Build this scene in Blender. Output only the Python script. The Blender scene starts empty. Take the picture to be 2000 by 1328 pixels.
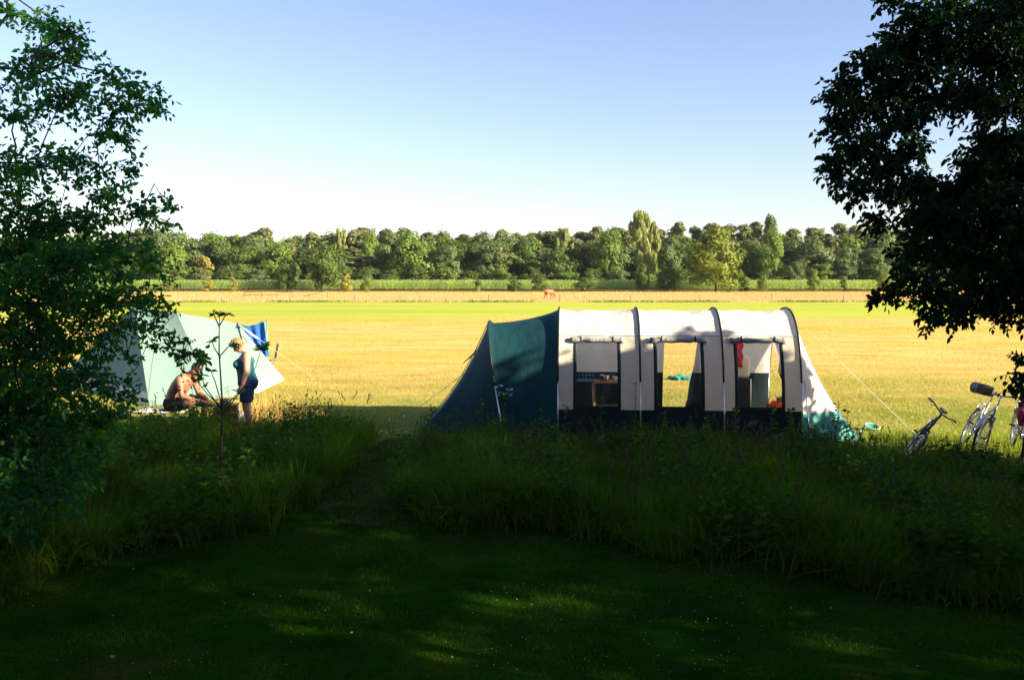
import bpy, bmesh, math, random
import numpy as np
from mathutils import Vector, Matrix
random.seed(7); RNG = np.random.default_rng(7)
R = math.radians
SC = bpy.context.scene
COL = SC.collection

# ------------------------------------------------------------------ camera, sky, sun, exposure
H = 2.65; FPX = 1800.0; PITCH = math.atan(123 / FPX)
cam_d = bpy.data.cameras.new('camera'); cam = bpy.data.objects.new('camera', cam_d); COL.objects.link(cam)
cam.location = (0, 0, H); cam.rotation_euler = (math.pi / 2 - PITCH, 0, 0)
cam_d.sensor_width = 36; cam_d.lens = 36 * FPX / 2000; cam_d.clip_end = 6000; cam_d.clip_start = 0.05
SC.camera = cam
SUN_EL = R(20); SUN_H = Vector((0.894, -0.447, 0))          # horizontal direction towards the sun
world = bpy.data.worlds.new('World'); SC.world = world; world.use_nodes = True
wn = world.node_tree.nodes; wl = world.node_tree.links
bg = wn['Background']; sky = wn.new('ShaderNodeTexSky'); sky.sky_type = 'NISHITA'; sky.sun_disc = False
sky.sun_elevation = SUN_EL; sky.sun_rotation = math.atan2(SUN_H.x, SUN_H.y)
sky.air_density = 1.0; sky.dust_density = 0.6; sky.ozone_density = 2.6; sky.altitude = 0
tint = wn.new('ShaderNodeMix'); tint.data_type = 'RGBA'; tint.blend_type = 'MULTIPLY'; tint.inputs[0].default_value = 1.0; tint.inputs[7].default_value = (1.07, .925, .98, 1)
wl.new(sky.outputs[0], tint.inputs[6]); wl.new(tint.outputs[2], bg.inputs[0]); bg.inputs[1].default_value = 0.070
sd = bpy.data.lights.new('sun', 'SUN'); sd.energy = 5.0; sd.angle = R(0.5); sd.color = (1.0, 0.86, 0.62)
sun = bpy.data.objects.new('sun', sd); COL.objects.link(sun)
sdir = Vector((SUN_H.x * math.cos(SUN_EL), SUN_H.y * math.cos(SUN_EL), math.sin(SUN_EL)))
sun.rotation_euler = sdir.to_track_quat('Z', 'Y').to_euler(); sun.location = (20, -10, 20)
SC.view_settings.view_transform = 'Standard'; SC.view_settings.look = 'None'
SC.view_settings.exposure = 1.85; SC.view_settings.gamma = 1.0
SC.render.engine = 'CYCLES'
SC.cycles.max_bounces = 8; SC.cycles.transparent_max_bounces = 16; SC.cycles.caustics_reflective = False

# ------------------------------------------------------------------ helpers
def P(px, py, Y):
    dx = (px - 1000) / FPX; dy = (664 - py) / FPX
    yc = math.cos(PITCH) + dy * math.sin(PITCH); zc = -math.sin(PITCH) + dy * math.cos(PITCH)
    t = Y / yc
    return Vector((dx * t, Y, H + zc * t))
def G(px, py):
    dx = (px - 1000) / FPX; dy = (664 - py) / FPX
    yc = math.cos(PITCH) + dy * math.sin(PITCH); zc = -math.sin(PITCH) + dy * math.cos(PITCH)
    t = -H / zc
    return Vector((dx * t, yc * t, 0))

def empty(name, label, cat, loc=(0, 0, 0), rz=0, group=None):
    o = bpy.data.objects.new(name, None); COL.objects.link(o)
    o.location = loc; o.rotation_euler = (0, 0, rz); o['label'] = label; o['category'] = cat
    if group: o['group'] = group
    return o
def tag(o, label, cat, group=None):
    o['label'] = label; o['category'] = cat
    if group: o['group'] = group
    return o
def copy_tree(o, parent=None):
    c = o.copy(); COL.objects.link(c)
    if parent is not None: c.parent = parent
    for ch in o.children: copy_tree(ch, c)
    return c

class MB:
    def __init__(s): s.v = []; s.f = []
    def add(s, V, F):
        n = len(s.v); s.v.extend([tuple(p) for p in V]); s.f.extend([tuple(i + n for i in f) for f in F]); return s
    def box(s, c, size, rot=None):
        hx, hy, hz = [d / 2 for d in size]
        V = [Vector((x, y, z)) for x in (-hx, hx) for y in (-hy, hy) for z in (-hz, hz)]
        if rot is not None: V = [rot @ p for p in V]
        c = Vector(c)
        return s.add([p + c for p in V], [(0, 1, 3, 2), (4, 6, 7, 5), (0, 4, 5, 1), (2, 3, 7, 6), (0, 2, 6, 4), (1, 5, 7, 3)])
    def tube(s, pts, r, n=8, cap=True):
        pts = [Vector(p) for p in pts]; m = len(pts)
        rr = r if isinstance(r, (list, tuple)) else [r] * m
        V = []; up = None
        for i, p in enumerate(pts):
            d = (pts[min(i + 1, m - 1)] - pts[max(i - 1, 0)])
            d = d.normalized() if d.length > 1e-9 else Vector((0, 0, 1))
            if up is None:
                up = Vector((0, 0, 1)) if abs(d.z) < .9 else Vector((1, 0, 0))
            a = up - d * up.dot(d)
            if a.length < 1e-6: a = d.orthogonal()
            a.normalize(); up = a; b = d.cross(a)
            for k in range(n):
                t = 2 * math.pi * k / n
                V.append(p + (a * math.cos(t) + b * math.sin(t)) * rr[i])
        F = [(i * n + k, i * n + (k + 1) % n, (i + 1) * n + (k + 1) % n, (i + 1) * n + k) for i in range(m - 1) for k in range(n)]
        if cap:
            F.append(tuple(range(n - 1, -1, -1))); F.append(tuple((m - 1) * n + k for k in range(n)))
        return s.add(V, F)
    def ell(s, c, rad, rot=None, nu=16, nv=10):
        c = Vector(c); V = []; F = []
        for j in range(1, nv):
            ph = math.pi * j / nv
            for i in range(nu):
                th = 2 * math.pi * i / nu
                p = Vector((rad[0] * math.sin(ph) * math.cos(th), rad[1] * math.sin(ph) * math.sin(th), rad[2] * math.cos(ph)))
                V.append(c + (rot @ p if rot is not None else p))
        top = Vector((0, 0, rad[2])); 
        V.append(c + (rot @ top if rot is not None else top)); V.append(c - (rot @ top if rot is not None else top))
        a = len(V) - 2; b = len(V) - 1
        for j in range(nv - 2):
            for i in range(nu):
                F.append((j * nu + i, (j + 1) * nu + i, (j + 1) * nu + (i + 1) % nu, j * nu + (i + 1) % nu))
        for i in range(nu):
            F.append((a, i, (i + 1) % nu)); F.append((b, (nv - 2) * nu + (i + 1) % nu, (nv - 2) * nu + i))
        return s.add(V, F)
    def grid(s, rows, closed=False):
        m = len(rows); n = len(rows[0]); V = [p for r in rows for p in r]
        F = [(i * n + k, i * n + (k + 1) % n, (i + 1) * n + (k + 1) % n, (i + 1) * n + k) for i in range(m - 1) for k in range(n if closed else n - 1)]
        return s.add(V, F)
    def rings(s, rings):       # closed stack of rings, capped
        n = len(rings[0]); m = len(rings); base = len(s.v)
        s.grid(rings, True)
        s.f.append(tuple(base + k for k in range(n - 1, -1, -1))); s.f.append(tuple(base + (m - 1) * n + k for k in range(n)))
        return s
    def torus(s, c, rmaj, rmin, axis='y', nu=36, nv=8):
        pts = []
        for i in range(nu):
            t = 2 * math.pi * i / nu
            if axis == 'y': pts.append(Vector(c) + Vector((rmaj * math.cos(t), 0, rmaj * math.sin(t))))
            else: pts.append(Vector(c) + Vector((rmaj * math.cos(t), rmaj * math.sin(t), 0)))
        rows = []
        for i, p in enumerate(pts):
            d = (p - Vector(c)).normalized(); ax = Vector((0, 1, 0)) if axis == 'y' else Vector((0, 0, 1))
            rows.append([p + (d * math.cos(2 * math.pi * k / nv) + ax * math.sin(2 * math.pi * k / nv)) * rmin for k in range(nv)])
        rows.append(rows[0])
        return s.grid(rows, True)
    def build(s, name, m, parent=None, smooth=True, loc=None, mods=()):
        me = bpy.data.meshes.new(name); me.from_pydata(s.v, [], s.f); me.update()
        if smooth: me.polygons.foreach_set('use_smooth', [True] * len(me.polygons))
        if m: me.materials.append(m)
        o = bpy.data.objects.new(name, me); COL.objects.link(o)
        if parent is not None: o.parent = parent
        if loc is not None: o.location = loc
        for kind, kw in mods:
            md = o.modifiers.new(kind.lower(), kind)
            for k, v in kw.items(): setattr(md, k, v)
        return o
def soft(m=0.012, seg=2): return ('BEVEL', dict(width=m, segments=seg, limit_method='ANGLE'))
def solid(t): return ('SOLIDIFY', dict(thickness=t, offset=0))

def npmesh(name, V, F, mats, parent=None, midx=None, smooth=False):
    V = np.asarray(V, np.float32); F = np.asarray(F, np.int32); n, k = F.shape
    me = bpy.data.meshes.new(name)
    me.vertices.add(len(V)); me.vertices.foreach_set('co', V.ravel())
    me.loops.add(n * k); me.loops.foreach_set('vertex_index', F.ravel())
    me.polygons.add(n); me.polygons.foreach_set('loop_start', np.arange(0, n * k, k, dtype=np.int32))
    try: me.polygons.foreach_set('loop_total', np.full(n, k, np.int32))
    except Exception: pass
    for m in (mats if isinstance(mats, (list, tuple)) else [mats]): me.materials.append(m)
    if midx is not None: me.polygons.foreach_set('material_index', np.asarray(midx, np.int32))
    if smooth: me.polygons.foreach_set('use_smooth', np.ones(n, bool))
    me.update(calc_edges=True); me.validate()
    o = bpy.data.objects.new(name, me); COL.objects.link(o)
    if parent is not None: o.parent = parent
    return o

# ------------------------------------------------------------------ materials
def nm(name):
    m = bpy.data.materials.new(name); m.use_nodes = True
    nt = m.node_tree; return m, nt, nt.nodes['Principled BSDF'], nt.nodes['Material Output']
def ramp(nt, fac, stops, interp='LINEAR'):
    r = nt.nodes.new('ShaderNodeValToRGB'); r.color_ramp.interpolation = interp
    while len(r.color_ramp.elements) < len(stops): r.color_ramp.elements.new(0.5)
    for e, (p, c) in zip(r.color_ramp.elements, stops): e.position = p; e.color = (*c, 1)
    nt.links.new(fac, r.inputs[0]); return r.outputs[0]
def noise(nt, scale, detail=4, rough=.55, stretch=None, coord='Object'):
    tc = nt.nodes.new('ShaderNodeTexCoord'); n = nt.nodes.new('ShaderNodeTexNoise')
    n.inputs['Scale'].default_value = scale; n.inputs['Detail'].default_value = detail; n.inputs['Roughness'].default_value = rough
    if stretch:
        mp = nt.nodes.new('ShaderNodeMapping'); mp.inputs['Scale'].default_value = stretch
        nt.links.new(tc.outputs[coord], mp.inputs[0]); nt.links.new(mp.outputs[0], n.inputs[0])
    else: nt.links.new(tc.outputs[coord], n.inputs[0])
    return n.outputs[0]
def mix(nt, a, b, fac, mode='MIX'):
    m = nt.nodes.new('ShaderNodeMix'); m.data_type = 'RGBA'; m.blend_type = mode
    for sock, v in ((m.inputs[0], fac), (m.inputs[6], a), (m.inputs[7], b)):
        if hasattr(v, 'links'): nt.links.new(v, sock)
        elif isinstance(v, (int, float)): sock.default_value = v
        else: sock.default_value = (*v, 1)
    return m.outputs[2]
def bump(nt, bs, h, strength=.4, dist=.02):
    b = nt.nodes.new('ShaderNodeBump'); b.inputs['Strength'].default_value = strength; b.inputs['Distance'].default_value = dist
    nt.links.new(h, b.inputs['Height']); nt.links.new(b.outputs[0], bs.inputs['Normal']); return b
def plain(name, col, rough=.6, metal=0.0, var=.15, scale=8, bmp=0.15):
    m, nt, bs, out = nm(name)
    n = noise(nt, scale, 5)
    c = ramp(nt, n, [(.25, tuple(x * (1 - var) for x in col)), (.75, tuple(min(1, x * (1 + var)) for x in col))])
    nt.links.new(c, bs.inputs['Base Color']); bs.inputs['Roughness'].default_value = rough; bs.inputs['Metallic'].default_value = metal
    if bmp: bump(nt, bs, noise(nt, scale * 4, 3), bmp, .005)
    return m
def leafmat(name, cols, trans=.35, tcol=None, rough=.5, spec=.3, clump=1.5, lo=(.72, .74, .72), hi=(1.25, 1.22, 1.1), det=2):
    m, nt, bs, out = nm(name)
    geo = nt.nodes.new('ShaderNodeNewGeometry')
    k = len(cols)
    c1 = ramp(nt, geo.outputs['Random Per Island'], [((i + .5) / k, c) for i, c in enumerate(cols)])
    n = noise(nt, clump, det)
    c2 = ramp(nt, n, [(.32, lo), (.68, hi)])
    c = mix(nt, c1, c2, 1.0, 'MULTIPLY')
    nt.links.new(c, bs.inputs['Base Color']); bs.inputs['Roughness'].default_value = rough; bs.inputs['Specular IOR Level'].default_value = spec
    tr = nt.nodes.new('ShaderNodeBsdfTranslucent')
    t = mix(nt, c, tcol or (1.5, 1.6, .5), 1.0, 'MULTIPLY'); nt.links.new(t, tr.inputs[0])
    ms = nt.nodes.new('ShaderNodeMixShader'); ms.inputs[0].default_value = trans
    nt.links.new(bs.outputs[0], ms.inputs[1]); nt.links.new(tr.outputs[0], ms.inputs[2]); nt.links.new(ms.outputs[0], out.inputs[0])
    return m
def fabric(name, col, trans=.25, rough=.75, wrinkle=.35, scale=3.0, var=.06, tcol=None):
    m, nt, bs, out = nm(name)
    n = noise(nt, scale, 5, .6)
    c = ramp(nt, n, [(.3, tuple(x * (1 - var) for x in col)), (.7, tuple(min(1, x * (1 + var)) for x in col))])
    nt.links.new(c, bs.inputs['Base Color']); bs.inputs['Roughness'].default_value = rough; bs.inputs['Specular IOR Level'].default_value = .25
    w = noise(nt, scale * 1.6, 4, .6, (1.0, 1.0, .45)); b = bump(nt, bs, w, wrinkle, .05)
    tr = nt.nodes.new('ShaderNodeBsdfTranslucent'); tr.inputs[0].default_value = (*(tcol or col), 1)
    ms = nt.nodes.new('ShaderNodeMixShader'); ms.inputs[0].default_value = trans
    nt.links.new(bs.outputs[0], ms.inputs[1]); nt.links.new(tr.outputs[0], ms.inputs[2]); nt.links.new(ms.outputs[0], out.inputs[0])
    return m

M = {}
M['cream'] = fabric('cream_canvas', (.74, .70, .66), .32, wrinkle=.5)
M['cream_bounce'] = fabric('cream_canvas_bounce', (.68, .60, .50), .30, wrinkle=.5)  # cream canvas again, with warm bounce off the hay put into its colour
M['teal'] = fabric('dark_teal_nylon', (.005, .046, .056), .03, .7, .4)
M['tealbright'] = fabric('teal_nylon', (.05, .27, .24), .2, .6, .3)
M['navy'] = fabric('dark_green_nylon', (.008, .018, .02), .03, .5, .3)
M['greyfab'] = fabric('grey_fabric', (.27, .29, .30), .1, .7, .5, 8)
M['mint'] = fabric('mint_canvas', (.21, .325, .285), .25, .8, .25, 1.5)
M['offwhite'] = fabric('offwhite_canvas', (.75, .72, .68), .2, .8, .3, 3)
M['blue'] = fabric('blue_cloth', (.035, .14, .62), .25, .8, .5, 6)
M['white'] = plain('white_paint', (.75, .75, .72), .4, var=.05)
M['alu'] = plain('aluminium', (.62, .62, .62), .3, .8, .05)
M['chrome'] = plain('steel', (.55, .55, .57), .25, 1.0, .05, bmp=0)
M['rope'] = plain('rope', (.42, .40, .34), .8, bmp=.3, scale=40)
M['rubber'] = plain('rubber', (.018, .018, .02), .7)
M['black'] = plain('black_plastic', (.015, .015, .018), .45)
M['wood'] = plain('wood', (.33, .17, .07), .55, var=.3, scale=6)
M['palewood'] = plain('weathered_wood', (.16, .12, .085), .85, var=.3, scale=10)
M['bark'] = plain('bark', (.045, .035, .026), .9, var=.4, scale=14, bmp=.8)
M['birchbark'] = plain('birch_bark', (.35, .32, .28), .8, var=.5, scale=2)
M['skin'] = plain('skin', (.50, .25, .16), .5, var=.08, scale=12, bmp=.05)
M['skin_tan'] = plain('tanned_skin', (.32, .145, .085), .5, var=.08, scale=12, bmp=.05)
M['blond'] = plain('blond_hair', (.24, .16, .07), .5, var=.35, scale=40, bmp=.5)
M['darkhair'] = plain('dark_hair', (.035, .022, .016), .5, var=.4, scale=40, bmp=.5)
M['tank'] = fabric('teal_jersey', (.03, .13, .17), .05, .8, .4, 10)
M['denim'] = fabric('blue_denim', (.02, .04, .11), .02, .85, .4, 12)
M['darkcloth'] = fabric('dark_cloth', (.012, .02, .022), .02, .85, .4, 12)
M['red'] = fabric('red_cloth', (.62, .03, .035), .2, .7, .5, 8)
M['pink'] = fabric('pink_cloth', (.50, .07, .16), .2, .7, .5, 8)
M['turq'] = fabric('turquoise_cloth', (.04, .30, .28), .2, .6, .5, 8)
M['bluepl'] = plain('blue_plastic', (.05, .25, .6), .4)
M['violet'] = plain('violet_paint', (.10, .09, .24), .3, .3)
M['darkframe'] = plain('dark_frame_paint', (.03, .028, .05), .3, .3)
M['silver'] = plain('silver_paint', (.42, .40, .42), .3, .6)
M['khaki'] = fabric('khaki_fabric', (.13, .12, .07), .05, .8, .5, 14)
M['cow'] = plain('cow_hide', (.33, .11, .04), .8, var=.3, scale=3)
M['cowpale'] = plain('pale_hide', (.60, .48, .38), .8)
def plastic_film():
    m, nt, bs, out = nm('clear_film')
    tr = nt.nodes.new('ShaderNodeBsdfTransparent'); tr.inputs[0].default_value = (.93, .93, .94, 1)
    gl = nt.nodes.new('ShaderNodeBsdfGlossy'); gl.inputs['Roughness'].default_value = .12; gl.inputs[0].default_value = (.9, .9, .95, 1)
    n = noise(nt, 4, 4, .6, (2.5, 1, .5)); b = nt.nodes.new('ShaderNodeBump'); b.inputs['Strength'].default_value = .5; b.inputs['Distance'].default_value = .05
    nt.links.new(n, b.inputs['Height']); nt.links.new(b.outputs[0], gl.inputs['Normal'])
    fr = nt.nodes.new('ShaderNodeFresnel'); fr.inputs[0].default_value = 1.4; nt.links.new(b.outputs[0], fr.inputs['Normal'])
    mk = nt.nodes.new('ShaderNodeMixShader'); mk.inputs[0].default_value = .02; df = nt.nodes.new('ShaderNodeBsdfDiffuse'); df.inputs[0].default_value = (.8, .78, .78, 1)
    nt.links.new(tr.outputs[0], mk.inputs[1]); nt.links.new(df.outputs[0], mk.inputs[2])
    ms = nt.nodes.new('ShaderNodeMixShader'); nt.links.new(fr.outputs[0], ms.inputs[0])
    nt.links.new(mk.outputs[0], ms.inputs[1]); nt.links.new(gl.outputs[0], ms.inputs[2]); nt.links.new(ms.outputs[0], out.inputs[0])
    return m
M['film'] = plastic_film()

def groundmat(name, stops, fine, stretch, big=None, bs_=.6, dist=.04, bscale=14, near=None):
    m, nt, bs, out = nm(name)
    n1 = noise(nt, fine, 8, .68, stretch)
    c = ramp(nt, n1, stops)
    if big:
        n2 = noise(nt, big[0], 4, .6, big[1]); f = ramp(nt, n2, [(big[3], (0, 0, 0)), (big[4], (1, 1, 1))])
        c = mix(nt, c, big[2], f)
    if near:
        tc = nt.nodes.new('ShaderNodeTexCoord'); sp = nt.nodes.new('ShaderNodeSeparateXYZ'); nt.links.new(tc.outputs['Object'], sp.inputs[0])
        mr = nt.nodes.new('ShaderNodeMapRange'); nt.links.new(sp.outputs[1], mr.inputs[0])
        for q_, v_ in ((1, near[0]), (2, near[1]), (3, 1), (4, 0)): mr.inputs[q_].default_value = v_
        nn = noise(nt, .7, 5, .65); mm = nt.nodes.new('ShaderNodeMath'); mm.operation = 'MULTIPLY_ADD'; nt.links.new(nn, mm.inputs[0]); mm.inputs[1].default_value = 1.6; mm.inputs[2].default_value = -.85
        ad = nt.nodes.new('ShaderNodeMath'); ad.operation = 'ADD'; ad.use_clamp = True; nt.links.new(mm.outputs[0], ad.inputs[0]); nt.links.new(mr.outputs[0], ad.inputs[1])
        mu = nt.nodes.new('ShaderNodeMath'); mu.operation = 'MULTIPLY'; mu.use_clamp = True; nt.links.new(ad.outputs[0], mu.inputs[0]); nt.links.new(mr.outputs[0], mu.inputs[1])
        c = mix(nt, c, near[2], mu.outputs[0])
    n3 = noise(nt, bscale, 6, .7)
    c = mix(nt, c, ramp(nt, n3, [(.3, (.72, .72, .72)), (.7, (1.22, 1.22, 1.22))]), 1.0, 'MULTIPLY')
    nt.links.new(c, bs.inputs['Base Color']); bs.inputs['Roughness'].default_value = 1; bs.inputs['Specular IOR Level'].default_value = 0
    bump(nt, bs, n3, bs_, dist); return m
M['ground'] = groundmat('ground_grass', [(.3, (.16, .12, .04)), (.7, (.22, .17, .06))], .3, (1, 1, 1))
M['hay'] = groundmat('mown_hay', [(.30, (.42, .28, .085)), (.45, (.57, .385, .115)), (.60, (.67, .475, .16)), (.8, (.47, .37, .11))], .9, (.35, 1.2, 1),
                     (.12, (.4, 1.0, 1), (.44, .38, .07), .46, .66), .9, .07, 9, (16.5, 34, (.19, .235, .045)))
M['strip'] = groundmat('bright_grass', [(.3, (.33, .37, .055)), (.7, (.43, .46, .075))], .12, (.2, 1, 1), None, .5, .04, 5)
M['meadow'] = groundmat('dry_meadow', [(.3, (.46, .31, .12)), (.7, (.58, .41, .17))], .12, (.3, 1, 1), None, .6, .06, 3)
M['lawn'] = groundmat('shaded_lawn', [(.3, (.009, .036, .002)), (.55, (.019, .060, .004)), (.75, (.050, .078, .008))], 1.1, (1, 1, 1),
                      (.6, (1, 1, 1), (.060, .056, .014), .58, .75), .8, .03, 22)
M['path'] = groundmat('trodden_path', [(.3, (.03, .05, .010)), (.7, (.075, .085, .026))], 4, (1, 1, 1), (2.2, (1, 1, 1), (.014, .045, .004), .40, .58), .6, .03, 20)
GR_T = leafmat('tall_grass_blades', [(.032, .105, .007), (.065, .16, .010), (.040, .13, .016), (.11, .18, .012), (.055, .15, .010), (.15, .15, .04)], .5, (1.3, 1.6, .4), .7, .04, 1.6, (.55, .62, .55), (1.6, 1.4, 1.2), 4)
GR_S = leafmat('seed_heads', [(.075, .065, .032), (.06, .065, .03), (.10, .085, .045)], .3, (1.2, 1.1, .8), .8, .1)
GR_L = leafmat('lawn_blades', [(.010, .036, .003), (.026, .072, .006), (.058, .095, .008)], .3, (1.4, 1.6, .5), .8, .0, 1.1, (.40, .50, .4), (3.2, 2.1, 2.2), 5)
GR_H = leafmat('hay_blades', [(.50, .35, .10), (.68, .50, .17), (.38, .34, .06), (.30, .18, .05), (.60, .42, .11)], .25, (1.2, 1.1, .8), .8, .1, .5)
GR_G = leafmat('greener_blades', [(.15, .22, .02), (.26, .28, .04), (.20, .26, .03)], .3, (1.3, 1.3, .5), .7, .15, .5)
GR_D = leafmat('dry_tall_blades', [(.55, .40, .12), (.48, .33, .12), (.58, .42, .17), (.50, .34, .12)], .3, (1.2, 1.0, .7), .8, .1)
WEED = leafmat('weed_leaves', [(.03, .10, .014), (.05, .13, .018), (.085, .16, .022)], .45, (1.3, 1.6, .4), .6, .06)
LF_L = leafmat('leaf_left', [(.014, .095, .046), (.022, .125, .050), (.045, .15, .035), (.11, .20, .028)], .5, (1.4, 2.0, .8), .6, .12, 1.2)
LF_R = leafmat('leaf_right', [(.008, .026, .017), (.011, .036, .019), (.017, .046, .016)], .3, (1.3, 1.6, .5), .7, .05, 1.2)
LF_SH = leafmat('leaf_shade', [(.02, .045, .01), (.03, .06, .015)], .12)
FT = {'oak': leafmat('oak_leaves', [(.098, .165, .026), (.125, .195, .032), (.155, .22, .042)], .25, None, .6, .2, .35),
      'dark': leafmat('dark_leaves', [(0.054, 0.094, 0.022), (0.074, 0.12, 0.026), (0.102, 0.144, 0.031)], .2, None, .6, .2, .35),
      'pine': leafmat('pine_needles', [(0.114, 0.138, 0.054), (0.15, 0.174, 0.066), (0.18, 0.192, 0.078)], .12, None, .6, .2, .35),
      'birch': leafmat('birch_leaves', [(.19, .23, .07), (.24, .27, .09), (.28, .30, .11)], .35, None, .6, .2, .35),
      'willow': leafmat('grey_leaves', [(.105, .15, .055), (.14, .18, .07), (.09, .135, .045)], .2, None, .6, .2, .35),
      'gold': leafmat('yellow_leaves', [(.13, .18, .028), (.17, .21, .035), (.22, .245, .045)], .3, None, .6, .2, .35),
      'orange': leafmat('orange_leaves', [(.34, .27, .05), (.28, .24, .045), (.22, .22, .04)], .3, None, .6, .2, .5),
      'bush': leafmat('bush_leaves', [(.13, .18, .035), (.17, .21, .05), (.10, .15, .03)], .25, None, .6, .2, .35)}
MAIZE = leafmat('maize_leaves', [(.28, .40, .12), (.36, .47, .16), (.44, .52, .22)], .4, None, .5, .3, .3)

# ------------------------------------------------------------------ ground sheets
def sheet(name, pts, z, m):
    b = MB(); b.add([(x, y, z) for x, y in pts], [tuple(range(len(pts)))])
    o = b.build(name, m, smooth=False); o['kind'] = 'structure'; return o
sheet('ground', [(-1400, -200), (1400, -200), (1400, 1800), (-1400, 1800)], 0, M['ground'])
def edge(y, amp, x0, x1, n, k): return [(x0 + (x1 - x0) * i / n, y + amp * (math.sin(i * 1.7 + k) + .6 * math.sin(i * 4.1 + 2 * k))) for i in range(n + 1)]
hay_far = edge(60.5, .9, -160, 160, 90, .4)
sheet('hay_field', [(-160, 11.2), (160, 11.2)] + hay_far[::-1], .004, M['hay'])
sheet('bright_grass_strip', hay_far + [(200, 97), (-200, 97)], .004, M['strip'])
sheet('dry_meadow', [(-200, 97), (200, 97), (300, 170), (-300, 170)], .004, M['meadow'])
lawn_edge = [(-30, -6), (30, -6), (30, 13.0), (8, 12.6), (4.2, 13.2), (0, 13.9), (-1.2, 13.6), (-4, 13.9), (-9, 13.5), (-30, 13.5)]
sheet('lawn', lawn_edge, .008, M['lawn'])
path_l = [G(px_ + 9 * math.sin(i * 2.1), py_) for i, (px_, py_) in enumerate(((740, 1030), (690, 1028), (640, 1016), (618, 996), (630, 976), (650, 955), (668, 935), (690, 912), (708, 894), (728, 874), (748, 856)))]
path_r = [G(px_ + 9 * math.sin(i * 2.7), py_) for i, (px_, py_) in enumerate(((838, 856), (828, 874), (818, 894), (805, 914), (790, 936), (782, 958), (778, 982), (782, 1004), (770, 1020)))]
sheet('path', [(p.x, p.y) for p in path_l + path_r], .012, M['path'])

def leaves_np(c, dirs, L, W):
    """diamond-folded leaf: 6 verts, 2 quads hinge on the midrib."""
    n = len(c); rv = RNG.normal(0, 1, (n, 3)); s = np.cross(dirs, rv); s /= np.linalg.norm(s, axis=1)[:, None]; nn = np.cross(s, dirs)
    L = L[:, None]; W = W[:, None]; droop = nn * L * .10
    base = c; tip = c + dirs * L - droop * 1.5; m1 = c + dirs * L * .33; m2 = c + dirs * L * .68 - droop * .4
    up = nn * W * .22
    V = np.stack([base, m1 + s * W * .5 + up, m2 + s * W * .42 + up, tip, m2 - s * W * .42 + up, m1 - s * W * .5 + up], 1).reshape(-1, 3)
    b = (np.arange(n) * 6)[:, None]
    return V, np.concatenate([b + np.array([[0, 1, 2, 3]]), b + np.array([[0, 3, 4, 5]])], 0)
# ------------------------------------------------------------------ grass
def blades(n, xy, hgt, wid, lean=.35, seg=3, seedfrac=0):
    """Bent tapering blades as quads; returns V, F."""
    n = len(xy); az = RNG.uniform(0, 2 * np.pi, n); ln = RNG.uniform(.1, 1, n) * lean
    d = np.stack([np.cos(az), np.sin(az)], 1); w2 = RNG.uniform(0, 2 * np.pi, n); sd_ = np.stack([np.cos(w2), np.sin(w2)], 1)
    V = np.zeros((n, (seg + 1) * 2, 3), np.float32)
    for i in range(seg + 1):
        t = i / seg; off = d * (ln * hgt * t ** 2.0)[:, None]; z = hgt * (t - .18 * ln * t * t * 2)
        w = wid * (1 - .9 * t ** 1.5) * .5
        V[:, 2 * i, :2] = xy + off - sd_ * w[:, None]; V[:, 2 * i + 1, :2] = xy + off + sd_ * w[:, None]
        V[:, 2 * i, 2] = z; V[:, 2 * i + 1, 2] = z
    base = (np.arange(n) * (seg + 1) * 2)[:, None]
    F = np.concatenate([base + np.array([[2 * i, 2 * i + 1, 2 * i + 3, 2 * i + 2]]) for i in range(seg)], 0)
    return V.reshape(-1, 3), F
def in_poly(xy, poly):
    x, y = xy[:, 0], xy[:, 1]; r = np.zeros(len(xy), bool); m = len(poly)
    for i in range(m):
        x1, y1 = poly[i]; x2, y2 = poly[(i + 1) % m]
        c = ((y1 > y) != (y2 > y)) & (x < (x2 - x1) * (y - y1) / (y2 - y1 + 1e-12) + x1); r ^= c
    return r
def scatter(poly, n):
    p = np.array(poly); lo = p.min(0); hi = p.max(0); out = np.zeros((0, 2))
    while len(out) < n:
        q = RNG.uniform(lo, hi, (n * 2, 2)); out = np.concatenate([out, q[in_poly(q, poly)]])
    return out[:n]
def merge(parts):
    Vs, Fs, k = [], [], 0
    for V, F in parts: Vs.append(V); Fs.append(F + k); k += len(V)
    return np.concatenate(Vs), np.concatenate(Fs)
def g2(px, py): v = G(px, py); return (v.x, v.y)
left_bed = [g2(-260, 1230), g2(0, 1165), g2(170, 1098), g2(330, 1062), g2(470, 1050), g2(545, 1018), g2(610, 972), g2(672, 920), g2(715, 884), g2(745, 852), (-2.1, 14.6), (-4, 14.9), (-6, 15.0), (-9.5, 14.8), (-9.5, 8)]
right_bed = [g2(845, 862), g2(832, 885), g2(812, 915), g2(792, 950), g2(788, 985), g2(820, 1016), g2(1000, 1035), g2(1370, 1088), g2(1700, 1140), g2(2000, 1200), g2(2200, 1250), (8.6, 11.5), (8.6, 12.4), (5.4, 12.9), (4.4, 13.6), (0, 14.0), (-1.1, 14.3)]
def lump(xy, s=1.3, seed=0.):
    return .5 + .25 * (np.sin(xy[:, 0] * s * 1.7 + seed) + np.sin(xy[:, 1] * s * 2.3 + 1.3 * seed + xy[:, 0] * s))
PATHP = [(p.x, p.y) for p in path_l + path_r]
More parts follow.
